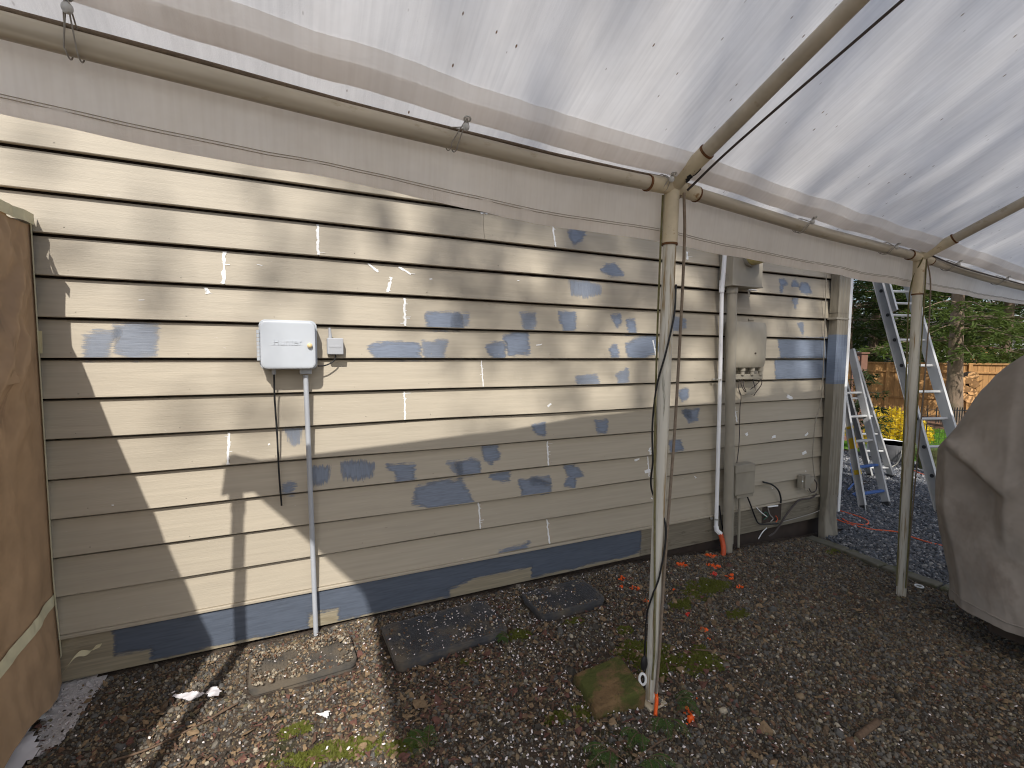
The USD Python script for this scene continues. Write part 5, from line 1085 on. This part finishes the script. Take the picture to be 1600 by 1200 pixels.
def bush(name, label, c, size, n, leaf, mt, seed, cat='bush', mound=True):
    r = np.random.default_rng(seed); t = thing(name, label, cat, (c[0], c[1], float(gh(c[0], c[1]))))
    d = r.normal(0, 1, (n, 3)); d /= np.linalg.norm(d, axis=1, keepdims=True); d[:, 2] = np.abs(d[:, 2])
    rad = (r.random(n) ** .35) * (1 + .35 * (meshkit.fbm(d * 2.2 + seed, 3, seed) - .5) * 2)
    C = d * rad[:, None] * np.array(size); a = d + r.normal(0, .6, (n, 3)); a /= np.linalg.norm(a, axis=1, keepdims=True); b = np.cross(a, r.normal(0, 1, (n, 3))); b /= np.linalg.norm(b, axis=1, keepdims=True)
    V, F = quads(C, a * leaf, b * leaf * .5); add('foliage', trimesh.Trimesh(V, F, process=False), mt, t, rel=True)
    st = MB()
    for k in range(12): e_ = d[k] * np.array(size) * .8; st.add(tube([(0, 0, 0), e_ * [.4, .4, .6], e_], [.012, .008, .004], 4))
    add('stems', st.mesh(), twigm, t, rel=True); return t
c = DP(1384, 668, 9.8); bush('yellow_bush', 'mounded bush covered in yellow blossom behind the wire fence', c, (.85, .75, .62), 3600, .045, yel, 31)
c = DP(1352, 690, 9.2); bush('yellow_bush', 'smaller yellow blossoming bush between the ladder rails', c, (.45, .4, .35), 900, .035, yel, 32)
# ornamental grass clump
og = thing('ornamental_grass', 'clump of pale arching ornamental grass behind the leaning ladder', 'grass clump', gz(1448, 738, -.15))
r = np.random.default_rng(8); mb = MB()
for k in range(420):
    az = r.uniform(0, 6.28); L = r.uniform(.25, .52); h = np.array([math.cos(az), math.sin(az), 0]); o = h * r.uniform(0, .10); w = np.cross(h, [0, 0, 1]) * .005; sp = r.uniform(.05, .32)
    P = np.array([o + h * sp * s ** 2 + np.array([0, 0, L * s * (1 - .25 * s ** 2)]) for s in (0, .4, .75, 1)])
    V = np.stack([P - np.outer([1, .9, .6, .05], w), P + np.outer([1, .9, .6, .05], w)], 1).reshape(-1, 3); mb.add(V, np.array([[0, 1, 3, 2], [2, 3, 5, 4], [4, 5, 7, 6]]))
add('blades', mb.mesh(), ornam, og, rel=True)
# lawn blades
r = np.random.default_rng(18); x0, y0, x1, y1 = lawn_poly.bounds; P = r.uniform((x0, y0), (x1, y1), (16000, 2)); P = P[shapely.contains_xy(lawn_poly, P[:, 0], P[:, 1])]
n = len(P); C = np.stack([P[:, 0], P[:, 1], gh(P[:, 0], P[:, 1]) + .03], -1); a = np.stack([r.normal(0, .3, n), r.normal(0, .3, n), np.ones(n)], -1) * .045; az = r.uniform(0, 6.28, n); b = np.stack([np.cos(az), np.sin(az), 0 * az], -1) * .010
V, F = quads(C, a, b); add('grass', trimesh.Trimesh(V, F, process=False), grassm, kind='stuff')
# the tree towards the sun whose boughs dapple the wall
for i, (wx, t_, z0, nb2, dn, rad, lb) in enumerate(((6.9, 11.0, 13.2, 58, .25, 7.3, 'wide spreading tree beyond the canopy whose boughs dapple the wall'), (7.6, 13.5, 16.2, 50, .17, 7.1, 'second spreading tree beyond the canopy, farther from the house'))):
    conifer('shade_tree', lb, (wx - .337 * t_, D - t_), z0 + 5.0, z0, rad, nb2, 61 + i, leafg, .28, .10, dn, .13, az_only=math.pi, az_sd=.2)

# ------------------------------------------------------------------ ground cover
def instancer(name, protos, pos, scl, quat, idx, kind='stuff', label=None):
    pi = UsdGeom.PointInstancer.Define(stage, path_for(name, None)); data(pi.GetPrim(), kind=kind, label=label)
    rel = []
    for i, (m, mt) in enumerate(protos):
        pth = str(pi.GetPath()) + f'/piece_{i:03d}' if i else str(pi.GetPath()) + '/piece'
        usdkit.mesh(stage, pth, m, mt, smooth=False); rel.append(Sdf.Path(pth))
    pi.CreatePrototypesRel().SetTargets(rel)
    pi.CreatePositionsAttr(Vt.Vec3fArray.FromNumpy(pos.astype(np.float32))); pi.CreateScalesAttr(Vt.Vec3fArray.FromNumpy(scl.astype(np.float32)))
    q = quat.astype(np.float16); pi.CreateOrientationsAttr(Vt.QuathArray([Gf.Quath(*map(float, x)) for x in quat])); pi.CreateProtoIndicesAttr(Vt.IntArray.FromNumpy(idx.astype(np.int32)))
    return pi
def rquat(n, r, flat=0.0):
    """Random orientation; flat keeps the piece nearly level."""
    if flat:
        yaw = r.uniform(0, 2 * np.pi, n); ax = r.normal(0, flat, (n, 2)); q = np.stack([np.cos(yaw / 2), ax[:, 0] * .5, ax[:, 1] * .5, np.sin(yaw / 2)], -1)
    else: q = r.normal(0, 1, (n, 4))
    return q / np.linalg.norm(q, axis=1, keepdims=True)
def pebble(seed):
    s = trimesh.creation.icosphere(1, 1.0); r = np.random.default_rng(seed)
    v = s.vertices * (1 + (meshkit.noise(s.vertices * 1.3 + seed * 7, seed) - .5)[:, None] * .9); v[:, 2] *= r.uniform(.5, .8); v[:, 1] *= r.uniform(.65, .95)
    n = r.normal(0, 1, 3); n /= np.linalg.norm(n); d = v @ n; v -= np.outer(np.maximum(d - .55, 0), n) * .9
    return trimesh.Trimesh(v, s.faces, process=False)
def chip(seed, pts=6):
    r = np.random.default_rng(seed); a = np.sort(r.uniform(0, 2 * np.pi, pts)); v = np.stack([np.cos(a), np.sin(a) * r.uniform(.45, .8), r.uniform(-.15, .15, pts)], -1); v = np.vstack([v, [0, 0, .12]])
    k = np.arange(pts); return trimesh.Trimesh(v, np.stack([k, (k + 1) % pts, np.full(pts, pts)], -1), process=False)
def on_lids(P, grow=.0):
    hit = np.zeros(len(P), bool)
    for out, c, rz in lids:
        d = P - c[:2]; q = np.stack([d[:, 0] * math.cos(rz) + d[:, 1] * math.sin(rz), -d[:, 0] * math.sin(rz) + d[:, 1] * math.cos(rz)], -1); hit |= shapely.contains_xy(out.buffer(grow), q[:, 0], q[:, 1])
    return hit
rg_ = np.random.default_rng(77)
def visible(P, m=0.06):
    """Keep what the view could plausibly show, with a margin for a step to the side."""
    d = P @ FW[:2] + (0 - CAM[2]) * FW[2]; rr = P @ RT[:2] + (0 - CAM[2]) * RT[2]; uu = P @ UP[:2] + (0 - CAM[2]) * UP[2]
    return (d > .3) & (np.abs(rr / d) < 800 / FPX + .25) & (uu / d > -600 / FPX - .2)
orange_spots = [(1068, 884, .05), (1112, 868, .05), (1116, 885, .055), (1115, 898, .03), (1140, 900, .035), (1155, 918, .03), (972, 905, .035), (970, 918, .02), (990, 920, .035), (1010, 940, .025), (995, 958, .012), (1072, 960, .02), (1098, 985, .03), (1108, 1000, .012), (1075, 1112, .03), (1080, 1128, .035), (1085, 1095, .02), (1053, 922, .015), (1143, 905, .02)]
osp = np.array([[*G(px, py, float(gh(*G(px, py)[:2])))[:2], r_] for px, py, r_ in orange_spots])
over_poly = Polygon([tuple(G(x, y)[:2]) for x, y in ((60, 1130), (95, 1060), (165, 1062), (150, 1085), (140, 1100), (118, 1130), (95, 1160), (60, 1180))])
moss_spots = [(1100, 920, .20, .09), (1030, 1035, .13, .10), (1092, 1035, .12, .08), (985, 1020, .10, .07), (1060, 945, .10, .05), (930, 1105, .09, .05), (490, 1185, .12, .05), (640, 1165, .10, .05), (815, 995, .06, .05), (895, 975, .06, .03), (730, 1037, .05, .03), (560, 1170, .10, .05), (1150, 960, .08, .05), (975, 985, .05, .04), (870, 1120, .08, .04), (1310, 845, .10, .04), (455, 1150, .06, .04)]
msp = np.array([[*G(px, py)[:2], a, b] for px, py, a, b in moss_spots])
def spread(n, box_, size, rr, seed):
    r = np.random.default_rng(seed); P = r.uniform(box_[:2], box_[2:], (n, 2)); P = P[visible(P)]; return P, r
# pebbles under the canopy
P, r = spread(380000, (-2.0, .15, 4.25, 2.68), None, None, 1)
bare = meshkit.fbm(np.stack([P[:, 0] * 1.6, P[:, 1] * 1.6, 0 * P[:, 0]], -1), 4, 71)
wall_near = np.exp(-((2.69 - P[:, 1]) / .30) ** 2)
keep = r.random(len(P)) < np.clip(.55 + (bare - .5) * 1.7 + .35 * wall_near + .25 * sm(P[:, 0], 1.6, 3.0), .16, .97)
mm = np.zeros(len(P)); 
for x, y, a, b in msp: mm = np.maximum(mm, 1 - np.hypot((P[:, 0] - x) / (a * 1.05), (P[:, 1] - y) / (b * 1.15)))
keep &= (r.random(len(P)) > np.clip(mm * 1.5, 0, .72)); keep &= ~(on_lids(P, .012)); keep &= ~shapely.contains_xy(path_poly, P[:, 0], P[:, 1])
P = P[keep]; n = len(P)
s = np.clip(r.lognormal(math.log(.0044), .44, n), .0020, .0135); s = np.where(r.random(n) < .006, s * 2.0, s)
isor = np.zeros(n, int)
for i, (x, y, rad) in enumerate(osp):
    d = np.hypot(P[:, 0] - x, P[:, 1] - y); isor[(d < rad * r.uniform(.4, 1.1, n)) & (r.random(n) < .62)] = 1 + (i in (3, 11))
isov = shapely.contains_xy(over_poly, P[:, 0], P[:, 1]) & (r.random(n) < .85)
protos = [(pebble(i), PEB[i]) for i in range(8)]
wgt = np.array([.22, .14, .12, .22, .035, .14, .085, .04])
idx = r.choice(8, n, p=wgt); z = gh(P[:, 0], P[:, 1]) + s * .25
pos = np.stack([P[:, 0], P[:, 1], z], -1); scl = np.stack([s] * 3, -1) * r.uniform(.8, 1.25, (n, 3)); qt = rquat(n, r)
nm = (isor == 0) & ~isov
instancer('gravel', protos, pos[nm], scl[nm], qt[nm], idx[nm])
instancer('orange_marked_gravel', [(pebble(21), orange), (pebble(22), red), (chip(3), orange)], pos[isor > 0] + [0, 0, .004], scl[isor > 0] * 1.15, qt[isor > 0], np.where(isor[isor > 0] == 2, 1, np.where(r.random((isor > 0).sum()) < .5, 0, 2)))
instancer('overspray_gravel', [(pebble(31), paintedpeb), (pebble(32), paintedpeb)], pos[isov], scl[isov] * .8, qt[isov], r.integers(0, 2, isov.sum()))
add('overspray_dust', patch_sheet(over_poly, .004, .02), oversp, smooth=True, kind='stuff')
# pebbles on the path
x0, y0, x1, y1 = path_poly.bounds
P, r = spread(120000, (x0, y0, x1, y1), None, None, 2); P = P[shapely.contains_xy(path_poly, P[:, 0], P[:, 1])]
P = P[r.random(len(P)) < np.clip(1.25 - .09 * np.hypot(P[:, 0], P[:, 1]), .3, 1)]; n = len(P); s = np.clip(r.lognormal(math.log(.0105), .3, n), .005, .02)
instancer('path_gravel', [(pebble(41), PATHP[0]), (pebble(42), PATHP[1]), (pebble(43), PATHP[1]), (pebble(44), PATHP[2]), (pebble(45), PATHP[3])], np.stack([P[:, 0], P[:, 1], gh(P[:, 0], P[:, 1]) + .012], -1), np.stack([s] * 3, -1), rquat(n, r), r.choice(5, n, p=[.28, .27, .2, .12, .13]))
# leaf litter and bark flakes, thickest in front of the lids
P, r = spread(60000, (-1.6, .3, 3.9, 2.66), None, None, 3)
w = np.exp(-(((P[:, 0] - .7) / 1.0) ** 2 + ((P[:, 1] - 2.0) / .55) ** 2)); w2 = meshkit.fbm(np.stack([P[:, 0] * 3, P[:, 1] * 3, 0 * P[:, 0] + 4], -1), 3, 5)
k = (r.random(len(P)) < (.12 + .85 * w) * sm(w2, .32, .6)); lidh = on_lids(P); k &= (~lidh | (r.random(len(P)) < np.where(P[:, 0] < .35, .5, .16))); P = P[k]; lidh = lidh[k]; n = len(P)
s = r.lognormal(math.log(.0085), .5, n) * np.where(lidh, .6, 1)
instancer('leaf_litter', [(chip(51 + i, 5 + i % 3), litterm[i % 3]) for i in range(6)], np.stack([P[:, 0], P[:, 1], gh(P[:, 0], P[:, 1]) + np.where(lidh, .051, .012)], -1), np.stack([s, s, s * .8], -1), rquat(n, r, .35), r.integers(0, 6, n))
# small gravel and dust washed on to the lids
P, r = spread(60000, (-.4, 2.1, 1.9, 2.62), None, None, 4); P = P[on_lids(P, -.012)]
nn = meshkit.fbm(np.stack([P[:, 0] * 7, P[:, 1] * 7, 0 * P[:, 0]], -1), 3, 15); pr = np.where(P[:, 0] < .35, .26, np.where(P[:, 0] < 1.15, .05, .18)) * (sm(nn, .32, .62)) * np.where(P[:, 1] > 2.42, 1.8, .9)
P = P[r.random(len(P)) < pr]; n = len(P); s = r.lognormal(math.log(.0036), .45, n)
instancer('lid_gravel', [(pebble(61), PEB[2]), (pebble(62), PEB[3]), (pebble(63), PEB[4]), (pebble(64), PEB[7]), (pebble(65), PEB[0])], np.stack([P[:, 0], P[:, 1], gh(P[:, 0], P[:, 1]) + .0485], -1), np.stack([s] * 3, -1), rquat(n, r), r.integers(0, 5, n))
# white petals
P, r = spread(8500, (-1.2, .6, 3.0, 2.66), None, None, 5); k = r.random(len(P)) < .05 + .85 * np.exp(-((P[:, 0] - 1.0) / .75) ** 2); P = P[k]; n = len(P); s = r.uniform(.0035, .0085, n)
instancer('fallen_petals', [(chip(71, 6), petalm), (chip(72, 5), petalm)], np.stack([P[:, 0], P[:, 1], gh(P[:, 0], P[:, 1]) + np.where(on_lids(P), .053, .017)], -1), np.stack([s] * 3, -1), rquat(n, r, .4), r.integers(0, 2, n))
# moss cushions with short tufts
for i, (x, y, a, b) in enumerate(msp):
    r = np.random.default_rng(400 + i); n = int(min(15000 * a * b / .02, 9000)) + 500
    u = np.sqrt(r.random(n)) * 1.35; t = r.uniform(0, 2 * np.pi, n); px_, py_ = x + a * u * np.cos(t), y + b * u * np.sin(t)
    q3 = np.stack([px_, py_, 0 * px_ + i], -1); mk = (meshkit.fbm(q3 * 16, 4, 7) - .5) * 1.6 + (1 - u) * .9 + .12; k = r.random(n) < np.clip(mk * 2.2, 0, 1); px_, py_, mk = px_[k], py_[k], np.clip(mk[k], 0, 1); n = len(px_)
    cl = meshkit.fbm(np.stack([px_, py_, 0 * px_], -1) * 70, 2, 3)
    C = np.stack([px_, py_, gh(px_, py_) + .004 + .013 * mk * cl], -1)
    A = np.stack([r.normal(0, .8, n), r.normal(0, .8, n), np.ones(n)], -1) * (.0048 * r.uniform(.6, 1.4, n))[:, None]; az = r.uniform(0, 6.28, n); B = np.stack([np.cos(az), np.sin(az), 0 * az], -1) * .0034
    V, F = quads(C, A, B); add('moss', trimesh.Trimesh(V, F, process=False), mossleaf, kind='stuff')
# fern-like sprigs
def sprig(c, az, L, label):
    c = np.array([c[0], c[1], float(gh(c[0], c[1])) + .015]); h = np.array([math.cos(az), math.sin(az), 0]); s = np.cross(h, [0, 0, 1.0]); r = np.random.default_rng(int(abs(c[0] * 1000)) + int(az * 10))
    t = thing('fern_sprig', label, 'sprig', c); Cs, As, Bs = [], [], []; ribs = MB()
    for f_ in range(3):
        hh_ = h + s * (f_ - 1) * .7 * r.uniform(.6, 1.2); hh_ /= np.linalg.norm(hh_); ss = np.cross(hh_, [0, 0, 1.0]); LL = L * r.uniform(.7, 1.05)
        ribs.add(tube([hh_ * LL * u + np.array([0, 0, .03 * math.sin(u * 2.6)]) for u in np.linspace(0, 1, 6)], .0012, 4))
        for u in np.linspace(.08, 1, 16):
            for q in (-1, 1):
                l2 = LL * .34 * (1.02 - u) + .008
                for w in np.linspace(.2, 1, 5):
                    d_ = hh_ * .6 + ss * q; d_ /= np.linalg.norm(d_); cc = hh_ * LL * u + d_ * l2 * w + np.array([0, 0, .03 * math.sin(u * 2.6) - .01 * w])
                    a_ = d_ + r.normal(0, .35, 3); a_ /= np.linalg.norm(a_); b_ = np.cross(a_, [0, 0, 1.0]); Cs.append(cc); As.append(a_ * .0060); Bs.append(b_ * .0017)
    V, F = quads(np.array(Cs), np.array(As), np.array(Bs)); add('stem', ribs.mesh(), twigm, t, rel=True); add('fronds', trimesh.Trimesh(V, F, process=False), fernm, t, rel=True)
for px, py, az, L, lb in ((1000, 1150, 3.6, .11, 'green sprig in front of the mossy block'), (1035, 1125, 4.2, .13, 'dark green sprig at the foot of the near post'), (955, 1178, 3.4, .12, 'green sprig left of the others near the bottom edge'), (1055, 1100, 5.6, .11, 'dark green sprig between the near post and the orange marks'), (668, 1180, 1.9, .12, 'single upright green sprig at the bottom edge of the photo'), (795, 1005, 2.6, .07, 'small bright sprig at the corner of the large black lid'), (1010, 1190, 4.8, .12, 'green sprig lowest in front of the near post')):
    sprig(G(px, py), az, L, lb)
# twigs, scraps, debris
for i, (pts, rad, lb) in enumerate([([(175, 1195), (230, 1175), (300, 1145), (372, 1105)], .004, 'long thin twig lying in front of the dusty valve box lid'), ([(1150, 1055), (1200, 1095), (1250, 1160)], .003, 'thin twig on the dark gravel right of the orange marks'), ([(1085, 1022), (1120, 1024), (1150, 1028)], .003, 'thin twig above the moss right of the near post'), ([(1050, 1062), (1075, 1085), (1100, 1082)], .003, 'forked twig beside the near post'), ([(740, 1185), (770, 1160)], .003, 'short twig near the bottom edge'), ([(990, 1195), (1030, 1165), (1055, 1155)], .003, 'curved twig among the green sprigs'), ([(1340, 1155), (1372, 1132)], .014, 'thick broken stick on the dark gravel at the lower right')]):
    rope('twig', [np.array([*G(x, y)[:2], float(gh(*G(x, y)[:2])) + .016]) for x, y in pts], rad, twigm, lb, 20, cat='twig')
def scrap(name, poly, label, mt, cat, seed, amp=.018, lift=.012):
    q = np.array([G(x, y)[:2] for x, y in poly]); pg = Polygon(q); sh = patch_sheet(pg, lift, max(.006, math.sqrt(pg.area) / 16)); v = sh.vertices
    v[:, 2] += amp * (meshkit.fbm(np.stack([v[:, 0], v[:, 1], 0 * v[:, 0]], -1) * 14, 3, seed)); add(name, sh, mt, smooth=True, label=label, cat=cat)
scrap('paper_sheet', [(-70, 1165), (0, 1130), (35, 1118), (52, 1150), (61, 1182), (35, 1205), (-70, 1240)], 'large white protective sheet on the ground under the masking paper', dropcloth, 'sheet', 5, .03)
scrap('paper_scrap', [(44, 1131), (60, 1124), (72, 1120), (72, 1130), (58, 1134), (50, 1140)], 'small white scrap beside the large white sheet', caulk, 'paper scrap', 6, .03)
scrap('paper_scrap', [(268, 1092), (300, 1088), (320, 1092), (300, 1107), (285, 1100)], 'torn white scrap lying left of the dusty lid', dropcloth, 'paper scrap', 7, .03)
scrap('paper_scrap', [(320, 1096), (330, 1088), (346, 1092), (341, 1104), (330, 1107)], 'folded white scrap just left of the dusty lid corner', dropcloth, 'paper scrap', 8, .05)
scrap('paper_scrap', [(492, 1128), (515, 1120), (512, 1132)], 'tiny white scrap in front of the dusty lid', caulk, 'paper scrap', 9, .02)
